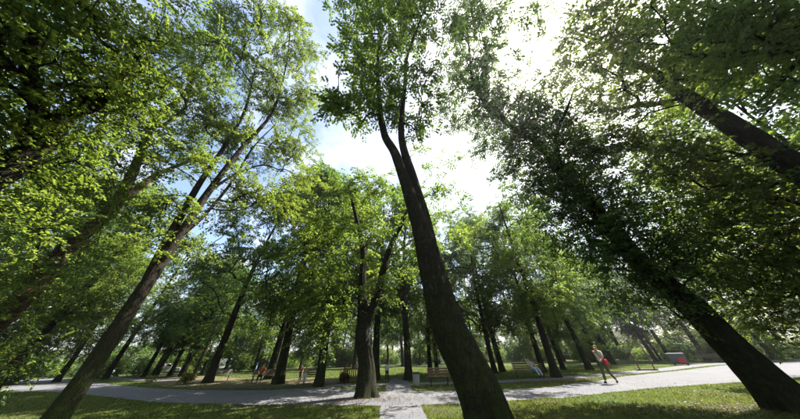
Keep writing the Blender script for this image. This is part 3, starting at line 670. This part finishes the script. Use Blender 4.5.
# trees beside the benches and the upper path
for x, y, k, sc, pal, lb in ((0.15, 20.3, 2, 1.0, LIME, 'straight dark tree standing where the narrow path ends'), (-2.3, 21.5, 0, 1.15, DEEP, 'dark tree behind the low timber fence'),
                         (2.6, 24.5, 1, 1.0, LIME, 'thin tree behind the brown bench by the litter bin'), (3.4, 27.5, 4, 0.85, MID, 'tree further back behind the brown bench by the litter bin')):
    put('park_tree', x, y, pal, k, sc, lb, 'trees where the narrow path ends')
put('mossy_tree', 11.02, 18.85, MID, 0, 0.95, 'tree with lit mossy foot on bare earth beside the upper path', None)
for x, y, k, sc, pal, lb in ((8.6, 24.5, 1, 1.15, DEEP, 'dark slim tree behind the long bench with the lounging person'), (10.1, 26.6, 0, 1.0, MID, 'second slim tree further behind the long bench'), (12.8, 23.6, 4, 0.95, LIME, 'lime green tree just behind the mossy-footed one'),
                         (16.9, 27.3, 4, 0.9, DEEP, None), (18.4, 25.9, 2, 0.95, MID, 'strongly slanting tree behind the walking person'), (24, 31.5, 2, 0.9, LIME, 'light green tree on the grass behind the wooden stakes'),
                         (28.5, 35.0, 0, 0.9, MID, None), (37.5, 38, 0, 0.95, DEEP, 'dark tree on the grass behind the waste container'), (44, 42, 2, 1.0, MID, None), (33, 41, 4, 0.9, LIME, None), (52, 36, 4, 1.0, DEEP, None)):
    put('park_tree', x, y, pal, k, sc, lb or 'slanting park tree on the open grass beyond the sunlit path', 'trees beyond the sunlit path')
# avenue seen at an angle in the west
for i in range(6):
    put('avenue_tree', -37.7 + i * 2.15 + rt.uniform(-0.3, 0.3), 38.2 - i * 1.05 + rt.uniform(-0.4, 0.4), (MID, DEEP)[i % 2], (0, 2, 4)[i % 3], rt.uniform(0.8, 0.95), 'slim close-set avenue tree behind the thin back path', 'close-set avenue trees')
# lawn trees in the west
for x, y, k, sc, pal in ((-27, 17.2, 0, 1.05, MID), (-30, 11.5, 4, 1.0, DEEP), (-36, 16.5, 2, 0.95, LIME), (-52, 24.5, 2, 1.0, MID), (-44, 27.5, 2, 1.0, DEEP), (-46, 30, 0, 1.0, MID), (-40, 19, 0, 1.1, LIME)):
    put('lawn_tree', x, y, pal, k, sc, {LIME: 'lime green', MID: 'mid green', DEEP: 'deep green'}[pal] + ' tree on the far lawn beyond the pale side path', 'trees on the far west lawn')
# trees in the east behind the shaggy trunk
for x, y, k, sc, pal in ((24, 13.0, 4, 0.95, DEEP), (26, 9.2, 2, 0.95, DEEP), (46, 19.0, 0, 1.0, MID), (21, 7.3, 5, 1.15, MID), (34, 12.5, 3, 1.1, LIME)):
    put('lawn_tree', x, y, pal, k, sc, 'lime green tree on the lawn behind the thick shaggy trunk' if pal is LIME else 'mid green tree on the lawn behind the thick shaggy trunk' if pal is MID else 'deep green tree on the lawn behind the thick shaggy trunk', 'trees behind the shaggy trunk')
# wood that closes the view
for r0_, r1_, stp in ((46, 62, 3.9), (70, 92, 3.9)):
    ang = -88.0
    while ang < 88:
        R = rt.uniform(r0_, r1_); a = rad(ang)
        if r0_ < 50 and 15 < ang < 66: R += 8
        put('woodland_tree', R * math.sin(a), R * math.cos(a), (MID, DEEP, LIME)[rt.randrange(3)], rt.randrange(6), rt.uniform(0.8, 1.15),
            'distant tree in the belt of wood closing the park' if r0_ < 50 else 'tree far back in the wood that closes the park',
            'belt of wood closing the park' if r0_ < 50 else 'far wood behind the belt')
        ang += rt.uniform(0.7, 1.3) * stp
# trees added around and behind the viewpoint to shade the foreground
for x, y, k, sc, pal in ((-6.5, -6, 0, 1.0, MID), (4.5, -8.5, 4, 1.0, DEEP), (14, -6, 2, 1.0, MID), (-15, -3, 1, 1.1, DEEP), (-1, -15, 2, 1.0, LIME), (22, -1.5, 0, 1.0, DEEP), (-14, -13, 4, 1.1, MID), (12, -16, 1, 1.2, MID),
                         (-21, 2.5, 4, 1.0, DEEP), (19, 1.8, 3, 1.05, MID)):
    put('park_tree', x, y, pal, k, sc, 'leafy tree added on the near side to shade the foreground', 'trees added for shade on the near side')

# --- shrubs
def make_shrub(seed, R, H, leaf_size=0.09, n=26, nl=120):
    r = np.random.default_rng(seed); cl = []
    for i in range(n):
        a = r.uniform(0, 2 * PI); o = R * 0.75 * math.sqrt(r.random()); cl.append((o * math.cos(a), o * math.sin(a), H * (0.18 + 0.72 * r.random() * (1 - 0.4 * o / R))))
    stems = [[(0, 0, -0.05, 0.035), (0.02, 0.01, H * 0.25, 0.03), (0.04, -0.02, H * 0.5, 0.02), (0.02, 0.03, H * 0.75, 0.01)]]
    return build_tree((0, 0, 0), stems, np.array(cl), seed, nl, leaf_size, R * 0.42, sides=8, step=0.12, rough=0, flare=0, tip=0.005, twigs=False, leaf_step=0.2)
def put_shrub(name, x, y, sh, leaf, label, group=None, sc=1.0):
    tm, cm = sh; e = empty(name, (x, y, 0), rt.uniform(0, 6)); e.scale = (sc,) * 3
    own_mat(link('stem', tm, BARK, e), BARK); c = own_mat(link('foliage', cm, leaf, e), leaf); c['kind'] = 'stuff'; return tag(e, label, 'shrub', group)
SH1, SH2, SH3 = make_shrub(201, 0.55, 1.0), make_shrub(202, 1.5, 2.4, 0.14, 60, 110), make_shrub(203, 0.45, 0.8, 0.08, 18, 70)
put_shrub('yellow_shrub', -18.9, 22.4, SH1, LEAF_YELLOW, 'small rounded yellow-green bush at the foot of a leaning trunk')
put_shrub('rust_shrub', -4.55, 19.6, SH1, LEAF_RUST, 'low rust-red bush beside the timber fence', sc=0.8)
put_shrub('weed_tuft', -24.5, 24.9, SH3, LEAF, 'leafy weed tuft on the rough grass strip by the path', sc=0.9)
put_shrub('sapling', 2.05, 10.15, make_shrub(205, 0.22, 0.7, 0.05, 9, 26), LEAF_DEEP, 'tiny sapling at the edge of the path beside the mossy leaning trunk')
put_shrub('broad_shrub', -31.5, 17.6, SH2, LEAF_LIME, 'broad light green shrub at the lawn edge beside the pale side path', sc=1.25)
for i in range(100):
    a = rad(-82 + (i % 60) * 2.78 + rt.uniform(-1.2, 1.2)); R = rt.uniform(50, 68) if a < rad(15) or a > rad(66) else rt.uniform(56, 70)
    if i >= 60: a = rad(-80 + (i - 60) * 4.0); R = rt.uniform(72, 84)
    put_shrub('woodland_shrub', R * math.sin(a), R * math.cos(a), SH2, (LEAF_LIME, LEAF, LEAF_DEEP)[i % 3], 'green undergrowth bush among the distant trees', 'undergrowth bushes among the distant trees', rt.uniform(0.9, 1.7) if i < 60 else rt.uniform(1.8, 2.6))
# ------------------------------------------------------------------ benches
def make_bench(name, loc, rz, L, label, group, wood_m=WOOD):
    e = empty(name, loc, rz)                # front faces local -Y
    for i in range(4): box_obj('seat_slat', (0, -0.20 + i * 0.115, 0.44 + 0.006 * (i % 2)), (L, 0.095, 0.035), wood_m, e)
    for i in range(3):
        box_obj('back_slat', (0, 0.235 + 0.03 * i, 0.56 + 0.125 * i), (L, 0.032, 0.10), wood_m, e, rot=Matrix.Rotation(-0.22, 3, 'X'))
    for s_ in (-1, 1):
        x = s_ * (L / 2 - 0.17); bm = bmesh.new()
        box(bm, (x, -0.19, 0.20), (0.055, 0.055, 0.44), Matrix.Rotation(0.10, 3, 'X'), 0.006); box(bm, (x, 0.20, 0.20), (0.052, 0.055, 0.46), Matrix.Rotation(-0.14, 3, 'X'), 0.006)
        box(bm, (x, 0.0, 0.405), (0.048, 0.44, 0.035), None, 0.005); box(bm, (x, 0.285, 0.64), (0.046, 0.035, 0.44), Matrix.Rotation(-0.22, 3, 'X'), 0.005)
        link('leg_frame', bm_mesh('leg_frame', bm), IRON, e)
    return tag(e, label, 'bench', group)
make_bench('park_bench', (2.1, 16.1, 0.0), rad(-4), 1.35, 'brown slatted bench beside the small grey litter bin', 'slatted park benches')
make_bench('park_bench', (-17.3, 23.9, 0), rad(33), 1.9, 'grey weathered bench beside the yellow-green bush', 'slatted park benches', WOOD_GREY)
make_bench('park_bench', (-12.0, 21.9, 0), rad(24), 1.8, 'brown bench with a person in orange sitting on it', 'slatted park benches')
make_bench('park_bench', (-6.9, 19.5, 0), rad(200), 1.5, 'tan slatted bench turned away behind a gnarled tree foot', 'slatted park benches')
make_bench('park_bench', (9.35, 19.5, 0), rad(-22), 2.1, 'long brown bench with a person in pale blue lounging on it', 'slatted park benches')
make_bench('park_bench', (42.0, 28.6 + 6.2, 0), rad(-52), 2.4, 'reddish-brown bench alone at the far edge of the sunlit lawn', 'slatted park benches')

# ------------------------------------------------------------------ litter bin
e = empty('litter_bin', (0.72, 16.5, 0.0))
V, Q = lathe([(0.0, 0.0), (0.19, 0.0), (0.20, 0.02), (0.215, 0.30), (0.225, 0.58), (0.232, 0.60), (0.19, 0.60), (0.17, 0.20), (0.0, 0.2)], 24)
link('bin_body', quads_mesh('bin_body', V, Q, True), CONCRETE, e)
V, Q = lathe([(0.232, 0.57), (0.245, 0.58), (0.245, 0.63), (0.215, 0.635), (0.212, 0.602)], 24)
link('rim', quads_mesh('rim', V, Q, True), IRON, e)
tag(e, 'small grey concrete litter bin beside the brown bench', 'litter bin')

# ------------------------------------------------------------------ waste container
e = empty('waste_container', (31.2, 29.0, 0.0), rad(-47)); e.scale = (0.78, 0.78, 0.85)
bm = bmesh.new(); box(bm, (0, 0, 0.66), (1.8, 1.05, 1.05), None, 0.03)
for v in bm.verts:
    if v.co.z < 0.6: v.co.x *= 0.88; v.co.y *= 0.84
link('container_body', bm_mesh('container_body', bm), GREY_PAINT, e)
bm = bmesh.new(); box(bm, (0, 0.0, 1.235), (1.86, 1.12, 0.09), None, 0.03); box(bm, (0, 0.05, 1.30), (1.5, 0.8, 0.06), None, 0.025)
lid = link('lid', bm_mesh('lid', bm), GREY_PAINT, e)
for s_ in (-1, 1): box_obj('lid_handle', (s_ * 0.45, -0.58, 1.24), (0.22, 0.05, 0.035), IRON, lid)
box_obj('front_panel', (0.30, -0.515, 0.56), (0.70, 0.05, 0.60), RED_PAINT, e, rot=Matrix.Rotation(0.085, 3, 'X'))
for sx in (-1, 1):
    for sy in (-1, 1):
        V, Q = lathe([(0.0, -0.03), (0.09, -0.03), (0.10, -0.02), (0.10, 0.02), (0.09, 0.03), (0, 0.03)], 16, 'Y')
        w = link('wheel', quads_mesh('wheel', V, Q), RUBBER, e); w.location = (sx * 0.62, sy * 0.32, 0.10)
    box_obj('side_bar', (sx * 0.90, 0, 1.02), (0.07, 0.5, 0.05), IRON, e)
tag(e, 'dark grey waste container with a red front panel on the grass', 'container')

# ------------------------------------------------------------------ pair of stakes on a low sleeper
e = empty('stake_frame', (21.4, 22.9, 0.0), rad(-16))
for s_ in (-1, 1):
    V, Q = lathe([(0.0, 0.0), (0.05, 0.0), (0.048, 0.8), (0.045, 1.55), (0.03, 1.60), (0, 1.605)], 12)
    p = link('stake', quads_mesh('stake', V, Q, True), WOOD, e); p.location = (s_ * 0.55, 0.02 * s_, 0)
box_obj('sleeper', (0, 0.06, 0.07), (1.5, 0.16, 0.13), WOOD_GREY, e)
tag(e, 'pair of slim wooden stakes on a low sleeper beside the sunlit path', 'stakes')

# ------------------------------------------------------------------ low timber fence panel
e = empty('timber_fence', (-3.75, 20.6, 0.0), rad(6))
for i in range(13): box_obj('picket', (-0.96 + 0.16 * i, -0.03, 0.50 + 0.02 * (i % 3)), (0.085, 0.022, 0.92), WOOD_RED, e, 0.004)
for z in (0.25, 0.78): box_obj('rail', (0, 0.012, z), (2.1, 0.045, 0.07), WOOD_RED, e, 0.004)
for x in (-1.08, 1.08): box_obj('post', (x, 0, 0.56), (0.09, 0.09, 1.12), WOOD_RED, e, 0.006)
tag(e, 'low reddish-brown timber picket fence panel behind the paved crossing', 'fence')

# ------------------------------------------------------------------ pale blue post
e = empty('marker_post', (-14.2, 24.2, 0.0))
V, Q = lathe([(0.0, 0.0), (0.10, 0.0), (0.10, 0.04), (0.055, 0.06), (0.055, 1.2), (0.0, 1.2)], 14); link('pole', quads_mesh('pole', V, Q), BLUE_PAINT, e)
V, Q = lathe([(0.0, 1.2), (0.08, 1.2), (0.085, 1.25), (0.06, 1.32), (0.0, 1.34)], 14); link('cap', quads_mesh('cap', V, Q), BLUE_PAINT, e)
tag(e, 'pale blue painted marker post among the trees on the soil strip', 'post')

# ------------------------------------------------------------------ vehicles and houses seen between the trunks
def make_car(name, loc, rz, paint, label, van=False, group=None):
    e = empty(name, loc, rz)
    if van: prof = [(-2.35, 0.35), (2.3, 0.35), (2.4, 0.75), (2.1, 1.05), (1.45, 1.95), (1.2, 2.05), (-2.3, 2.05), (-2.4, 1.9)]
    else: prof = [(-2.1, 0.32), (2.05, 0.32), (2.15, 0.6), (2.0, 0.82), (1.05, 0.95), (0.45, 1.42), (0.2, 1.47), (-1.05, 1.46), (-1.75, 0.98), (-2.12, 0.92)]
    bm = bmesh.new(); fs = []
    for y in (-0.85, 0.85): fs.append([bm.verts.new((x, y * (1.0 if z < 1.0 else 0.88), z)) for x, z in prof])
    bm.faces.new(fs[0][::-1]); bm.faces.new(fs[1])
    for i in range(len(prof)): j = (i + 1) % len(prof); bm.faces.new((fs[0][i], fs[0][j], fs[1][j], fs[1][i]))
    bmesh.ops.recalc_face_normals(bm, faces=bm.faces); bmesh.ops.bevel(bm, geom=list(bm.edges), offset=0.06, segments=2, affect='EDGES')
    link('body', bm_mesh('body', bm, False), paint, e)
    for s_ in (-1, 1):
        segs = ((1.25, 0.4), (0.3, 0.75)) if van else ((0.55, 0.62), (-0.35, 0.62), (-1.05, 0.4))
        for x, w_ in segs:
            z0, z1 = ((1.2, 1.75) if van else (1.02, 1.36)); y0 = 0.78; bm = bmesh.new()
            vs = [bm.verts.new((x - w_ / 2 - (0 if van else 0.05), s_ * (y0 + 0.035), z0)), bm.verts.new((x + w_ / 2, s_ * (y0 + 0.035), z0)), bm.verts.new((x + w_ / 2 - 0.12, s_ * (y0 + 0.0), z1)), bm.verts.new((x - w_ / 2 + 0.02, s_ * (y0 + 0.0), z1))]
            f = bm.faces.new(vs); r = bmesh.ops.extrude_face_region(bm, geom=[f]); bmesh.ops.translate(bm, verts=[v for v in r['geom'] if isinstance(v, bmesh.types.BMVert)], vec=(0, s_ * 0.015, 0))
            link('window', bm_mesh('window', bm), GLASS_DARK, e)
        for x in (1.35, -1.35):
            V, Q = lathe([(0.20, -0.09), (0.30, -0.10), (0.33, -0.07), (0.33, 0.07), (0.30, 0.10), (0.20, 0.09)], 20, 'Y'); w = link('wheel', quads_mesh('wheel', V, Q, True), RUBBER, e); w.location = (x, s_ * 0.78, 0.33)
            V, Q = lathe([(0.0, -0.085), (0.20, -0.092), (0.20, 0.092), (0.0, 0.085)], 16, 'Y'); link('rim', quads_mesh('rim', V, Q), SILVER_PAINT, w)
        box_obj('headlight', (2.08 if not van else 2.36, s_ * 0.6, 0.70), (0.10, 0.3, 0.14), WHITE_PAINT, e, 0.02)
    return tag(e, label, 'van' if van else 'car', group)
make_car('parked_car', (-41.5, 43.5, 0), rad(38), WHITE_PAINT, 'white parked car seen between trunks beyond the thin back path')
make_car('parked_car', (-52, 42.5, 0), rad(40), SILVER_PAINT, 'silver parked car seen past the lone lawn tree')
make_car('parked_van', (-40, 56, 0), rad(30), WHITE_PAINT, 'white parked van glimpsed behind the bench by the yellow bush', True)

def make_house(name, loc, rz, w, d, h, label, low=None):
    e = empty(name, loc, rz)
    link('wall', (lambda bm: (box(bm, (0, 0, h / 2), (w, d, h)), bm_mesh('wall', bm))[1])(bmesh.new()), PLASTER, e)
    if low is not None: box_obj('plinth', (0, 0, 0.45), (w + 0.06, d + 0.06, 0.9), low, e, 0.01)
    bm = bmesh.new(); o = 0.5; k = h - 0.03; rdg = h + d * 0.36
    v = [bm.verts.new(p) for p in ((-w/2-o, -d/2-o, k-0.1), (w/2+o, -d/2-o, k-0.1), (w/2+o, d/2+o, k-0.1), (-w/2-o, d/2+o, k-0.1), (-w/2-o, 0, rdg), (w/2+o, 0, rdg))]
    for f in ((0, 1, 5, 4), (2, 3, 4, 5), (0, 4, 3), (1, 2, 5), (0, 3, 2, 1)): bm.faces.new([v[i] for i in f])
    rf = link('roof', bm_mesh('roof', bm), BRICK_ROOF, e)
    box_obj('chimney', (w * 0.22, 0.3, rdg + 0.1), (0.6, 0.6, 1.3), PLASTER, rf, 0.01)
    n = int(w / 2.4)
    for i in range(n):
        x = -w / 2 + (i + 0.5) * w / n
        if i == n // 2:
            dd = box_obj('door', (x, -d / 2 - 0.03, 1.05), (1.0, 0.10, 2.1), WOOD, e, 0.01); box_obj('handle', (x + 0.38, -d / 2 - 0.11, 1.0), (0.04, 0.06, 0.14), IRON, dd, 0.005); continue
        wd = box_obj('window', (x, -d / 2 - 0.02, 1.75), (1.15, 0.10, 1.25), WHITE_PAINT, e, 0.01)
        for s_ in (-1, 1): box_obj('pane', (x + s_ * 0.27, -d / 2 - 0.075, 1.75), (0.44, 0.02, 1.08), GLASS_DARK, wd, 0)
        box_obj('sill', (x, -d / 2 - 0.09, 1.08), (1.3, 0.16, 0.06), CONCRETE, wd, 0.005)
    return tag(e, label, 'house')
make_house('garden_house', (13, 78, 0), rad(-8), 18, 7, 3.4, 'cream house glimpsed between trunks beyond the brown bench')
make_house('park_pavilion', (50, 64, 0), rad(-38), 16, 7, 3.2, 'cream pavilion with brown plinth behind trees beyond the sunlit path', WOOD_RED)

# ------------------------------------------------------------------ people
def skin_mesh(name, verts, edges, radii, root, m, parent, sub=2):
    me = bpy.data.meshes.new(name); me.from_pydata(verts, edges, []); o = link(name, me, m, parent)
    md = o.modifiers.new('skin', 'SKIN'); md.use_smooth_shade = True; md.branch_smoothing = 0.35
    sv = me.skin_vertices[0].data
    for i, r in enumerate(radii): sv[i].radius = (r, r)
    sv[root].use_root = True
    s2 = o.modifiers.new('sub', 'SUBSURF'); s2.levels = sub; s2.render_levels = sub
    return o
def make_person(loc, rz, height, pose, top, legs, shoes, hair, label, sleeve=True, long_hair=False, extra=None):
    """local +X is the way the person faces"""
    e = empty('person', loc, rz); k = height / 1.72
    J = {'pelvis': (0, 0, .93), 'belly': (.01, 0, 1.08), 'chest': (.0, 0, 1.28), 'neck': (.0, 0, 1.46), 'jaw': (.02, 0, 1.55), 'head': (.015, 0, 1.63), 'nose': (.105, 0, 1.585), 'nose2': (.125, 0, 1.575)}
    for s, n in ((1, 'l'), (-1, 'r')):
        J.update({'sho' + n: (0, s * .175, 1.40), 'elb' + n: (-.04, s * .24, 1.12), 'wri' + n: (.06, s * .25, .88), 'hip' + n: (0, s * .095, .89), 'kne' + n: (.02, s * .10, .49), 'ank' + n: (-.02, s * .105, .085), 'toe' + n: (.13, s * .12, .03)})
    if pose == 'walk':
        J.update({'kner': (.17, -.10, .50), 'ankr': (.30, -.10, .095), 'toer': (.45, -.11, .05), 'knel': (-.01, .10, .48), 'ankl': (-.30, .10, .13), 'toel': (-.19, .11, .03),
                  'elbl': (.10, .23, 1.14), 'wril': (.28, .20, 1.04), 'elbr': (-.15, -.23, 1.14), 'wrir': (-.10, -.24, .89)})
    if pose == 'sit':
        d = .93 - .53
        for n in list(J):
            if n[:3] not in ('kne', 'ank', 'toe'): x, y, z = J[n]; J[n] = (x - .02, y, z - d)
        for s, n in ((1, 'l'), (-1, 'r')): J.update({'kne' + n: (.42, s * .13, .51), 'ank' + n: (.46, s * .13, .085), 'toe' + n: (.61, s * .15, .04), 'elb' + n: (.06, s * .25, .74), 'wri' + n: (.28, s * .14, .60)})
    if pose == 'lounge':
        d = .93 - .53
        for n in list(J):
            if n[:3] not in ('kne', 'ank', 'toe'): x, y, z = J[n]; z -= d; J[n] = (x - .02 - .55 * max(0, z - .53), y, .53 + (z - .53) * .84)
        for s, n in ((1, 'l'), (-1, 'r')): J.update({'kne' + n: (.40, s * .12 , .53), 'ank' + n: (.66, s * .12, .14), 'toe' + n: (.80, s * .14, .17), 'elb' + n: (-.05, s * .27, .72), 'wri' + n: (.15, s * .16, .60)})
    J = {n: Vector(p) * k for n, p in J.items()}
    Rr = {'pelvis': .125, 'belly': .115, 'chest': .135, 'neck': .055, 'jaw': .078, 'head': .098, 'nose': .018, 'nose2': .012, 'sho': .062, 'elb': .044, 'wri': .030, 'hip': .088, 'kne': .058, 'ank': .040, 'toe': .034}
    vn, ve, vr = [], [], []
    def ad(n, p, r): vn.append(n); vr.append(r * k); V.append(p); return len(V) - 1
    V = []; ix = {}
    for n in J: ix[n] = ad(n, J[n], Rr.get(n, Rr.get(n[:3])))
    E_ = [('pelvis', 'belly'), ('belly', 'chest'), ('chest', 'neck'), ('neck', 'jaw'), ('jaw', 'head'), ('jaw', 'nose'), ('nose', 'nose2')]
    for n in 'lr': E_ += [('chest', 'sho' + n), ('sho' + n, 'elb' + n), ('elb' + n, 'wri' + n), ('pelvis', 'hip' + n), ('hip' + n, 'kne' + n), ('kne' + n, 'ank' + n), ('ank' + n, 'toe' + n)]
    ed = [(ix[a], ix[b]) for a, b in E_]
    for s, n in ((1, 'l'), (-1, 'r')):      # hands: palm, four fingers and a thumb
        w = J['wri' + n]; d = (w - J['elb' + n]).normalized(); sd = Vector((d.z, 0, -d.x)).normalized() if abs(d.y) < .9 else Vector((1, 0, 0))
        pm = ad('palm', w + d * .055 * k, .030); ed.append((ix['wri' + n], pm))
        for q, ln in ((-1.5, .062), (-.5, .075), (.5, .070), (1.5, .055)):
            a = ad('f', w + d * (.095 * k) + sd * q * .019 * k, .0095); b2 = ad('f', w + d * ((.095 + ln) * k) + sd * q * .020 * k + Vector((.012, 0, -.01)) * k, .0075)
            ed += [(pm, a), (a, b2)]
        a = ad('t', w + d * .05 * k + sd * .045 * k, .011); b2 = ad('t', w + d * .095 * k + sd * .058 * k, .009); ed += [(pm, a), (a, b2)]
    skin_mesh('body', [tuple(v) for v in V], ed, vr, ix['pelvis'], SKIN, e)
    def cloth_part(name, names, links, m, grow=.014, cut={}):
        P = [(J[n] if n not in cut else J[cut[n][0]].lerp(J[cut[n][1]], cut[n][2])) for n in names]
        rr = [(Rr.get(n, Rr.get(n[:3], .05)) + grow) * k if n not in cut else cut[n][3] * k for n in names]
        return skin_mesh(name, [tuple(p) for p in P], [(names.index(a), names.index(b)) for a, b in links], rr, 0, m, e)
    t = .95 if sleeve else .55
    cut = {'sl': ('shol', 'elbl', t, .058), 'sr': ('shor', 'elbr', t, .058), 'hem': ('pelvis', 'belly', -.25, .14), 'col': ('chest', 'neck', .72, .075)}
    cloth_part('shirt', ['hem', 'belly', 'chest', 'col', 'shol', 'shor', 'sl', 'sr'], [('hem', 'belly'), ('belly', 'chest'), ('chest', 'col'), ('chest', 'shol'), ('chest', 'shor'), ('shol', 'sl'), ('shor', 'sr')], top, .018, cut)
    cut = {'al': ('knel', 'ankl', .9, .058), 'ar': ('kner', 'ankr', .9, .058)}
    cloth_part('trousers', ['pelvis', 'hipl', 'hipr', 'knel', 'kner', 'al', 'ar'], [('pelvis', 'hipl'), ('pelvis', 'hipr'), ('hipl', 'knel'), ('hipr', 'kner'), ('knel', 'al'), ('kner', 'ar')], legs, .014, cut)
    for n in 'lr':
        skin_mesh('shoe', [tuple(J['ank' + n] - Vector((.035, 0, .035)) * k), tuple(J['ank' + n].lerp(J['toe' + n], .5)), tuple(J['toe' + n])], [(0, 1), (1, 2)], [.05 * k, .05 * k, .042 * k], 0, shoes, e)
    h = J['head']; bk = (J['neck'] - J['head']) * .55
    hv = [h + Vector((.02, 0, .045)) * k, h + Vector((-.035, 0, .02)) * k, h + Vector((-.06, 0, -.05)) * k]
    hr = [.085, .098, .075]
    if long_hair: hv.append(h + Vector((-.085, 0, -.20)) * k); hr.append(.06)
    skin_mesh('hair', [tuple(v) for v in hv], [(i, i + 1) for i in range(len(hv) - 1)], [r * k for r in hr], 0, hair, e)
    if extra: extra(e, k, J)
    return tag(e, label, 'person')
CREAM = cloth('cream_cloth', (0.62, 0.54, 0.42)); OLIVE = cloth('olive_cloth', (0.10, 0.10, 0.075)); DENIM = cloth('denim', (0.06, 0.08, 0.14)); BLACK = cloth('black_cloth', (0.02, 0.02, 0.022))
REDC = cloth('red_cloth', (0.45, 0.03, 0.05)); YEL = cloth('yellow_cloth', (0.55, 0.48, 0.06)); WHT = cloth('white_cloth', (0.75, 0.75, 0.76)); ORANGE = cloth('orange_cloth', (0.34, 0.12, 0.05)); SKYB = cloth('pale_blue_cloth', (0.42, 0.52, 0.66))
HAIR_B = cloth('hair_brown', (0.07, 0.04, 0.022)); HAIR_F = cloth('hair_fair', (0.34, 0.23, 0.11))
def bags(e, k, J):
    bm = bmesh.new(); box(bm, (0, 0, 0), (.26 * k, .11 * k, .24 * k), Matrix.Rotation(0.15, 3, 'X'), .035 * k); o = link('bag', bm_mesh('bag', bm), REDC, e); o.location = Vector((.08, .25, .93)) * k
    st = [Vector((.0, -.13, 1.44)), Vector((.10, .0, 1.36)), Vector((.14, .10, 1.22)), Vector((.10, .22, 1.05))]
    skin_mesh('strap', [tuple(v * k) for v in st], [(0, 1), (1, 2), (2, 3)], [.016 * k] * 4, 0, BLACK, o, 1).location = -o.location
make_person((11.4, 14.7, 0.012), rad(200), 1.76, 'walk', CREAM, OLIVE, BLACK, HAIR_F, 'person in cream top and olive trousers walking with a red bag on the path', True, True, bags)
make_person((-8.6, 21.3, 0.004), rad(250), 1.12, 'stand', REDC, DENIM, BLACK, HAIR_B, 'small person in a red top standing on the soil strip')
make_person((-7.3, 18.9, 0.004), rad(300), 1.10, 'stand', YEL, WHT, BLACK, HAIR_F, 'small person in yellow top and white trousers near the gnarled tree foot', False)
make_person((-1.3, 18.9, 0.016), rad(80), 1.15, 'walk', SKYB, BLACK, BLACK, HAIR_B, 'small person in a pale blue top walking where the narrow path ends')
make_person((-12.15, 21.72, 0.0), rad(24 - 90), 1.68, 'sit', ORANGE, BLACK, BLACK, HAIR_B, 'person in an orange top and dark trousers sitting on a bench')
make_person((9.65, 19.30, 0.0), rad(-22 - 60), 1.75, 'lounge', cloth('grey_cloth', (0.40, 0.40, 0.40)), SKYB, BLACK, HAIR_B, 'person in grey top and pale blue trousers lounging on the long bench')


# ------------------------------------------------------------------ thin scattering volume, added to imitate lens glare towards the sun
def veil_box():
    bm = bmesh.new(); box(bm, (0, 30, 13.5), (260, 190, 29)); m, n, l, o = new_mat('veil_medium')
    v = n.new('ShaderNodeVolumePrincipled'); v.inputs['Color'].default_value = (0.92, 0.95, 1.0, 1); v.inputs['Density'].default_value = 0.00055; v.inputs['Anisotropy'].default_value = 0.66
    l.new(v.outputs[0], o.inputs['Volume'])
    tag(link('veil_volume', bm_mesh('veil_volume', bm), m), 'thin pale scattering volume added to imitate the lens veil', 'veil_volume', kind='stuff')
veil_box()
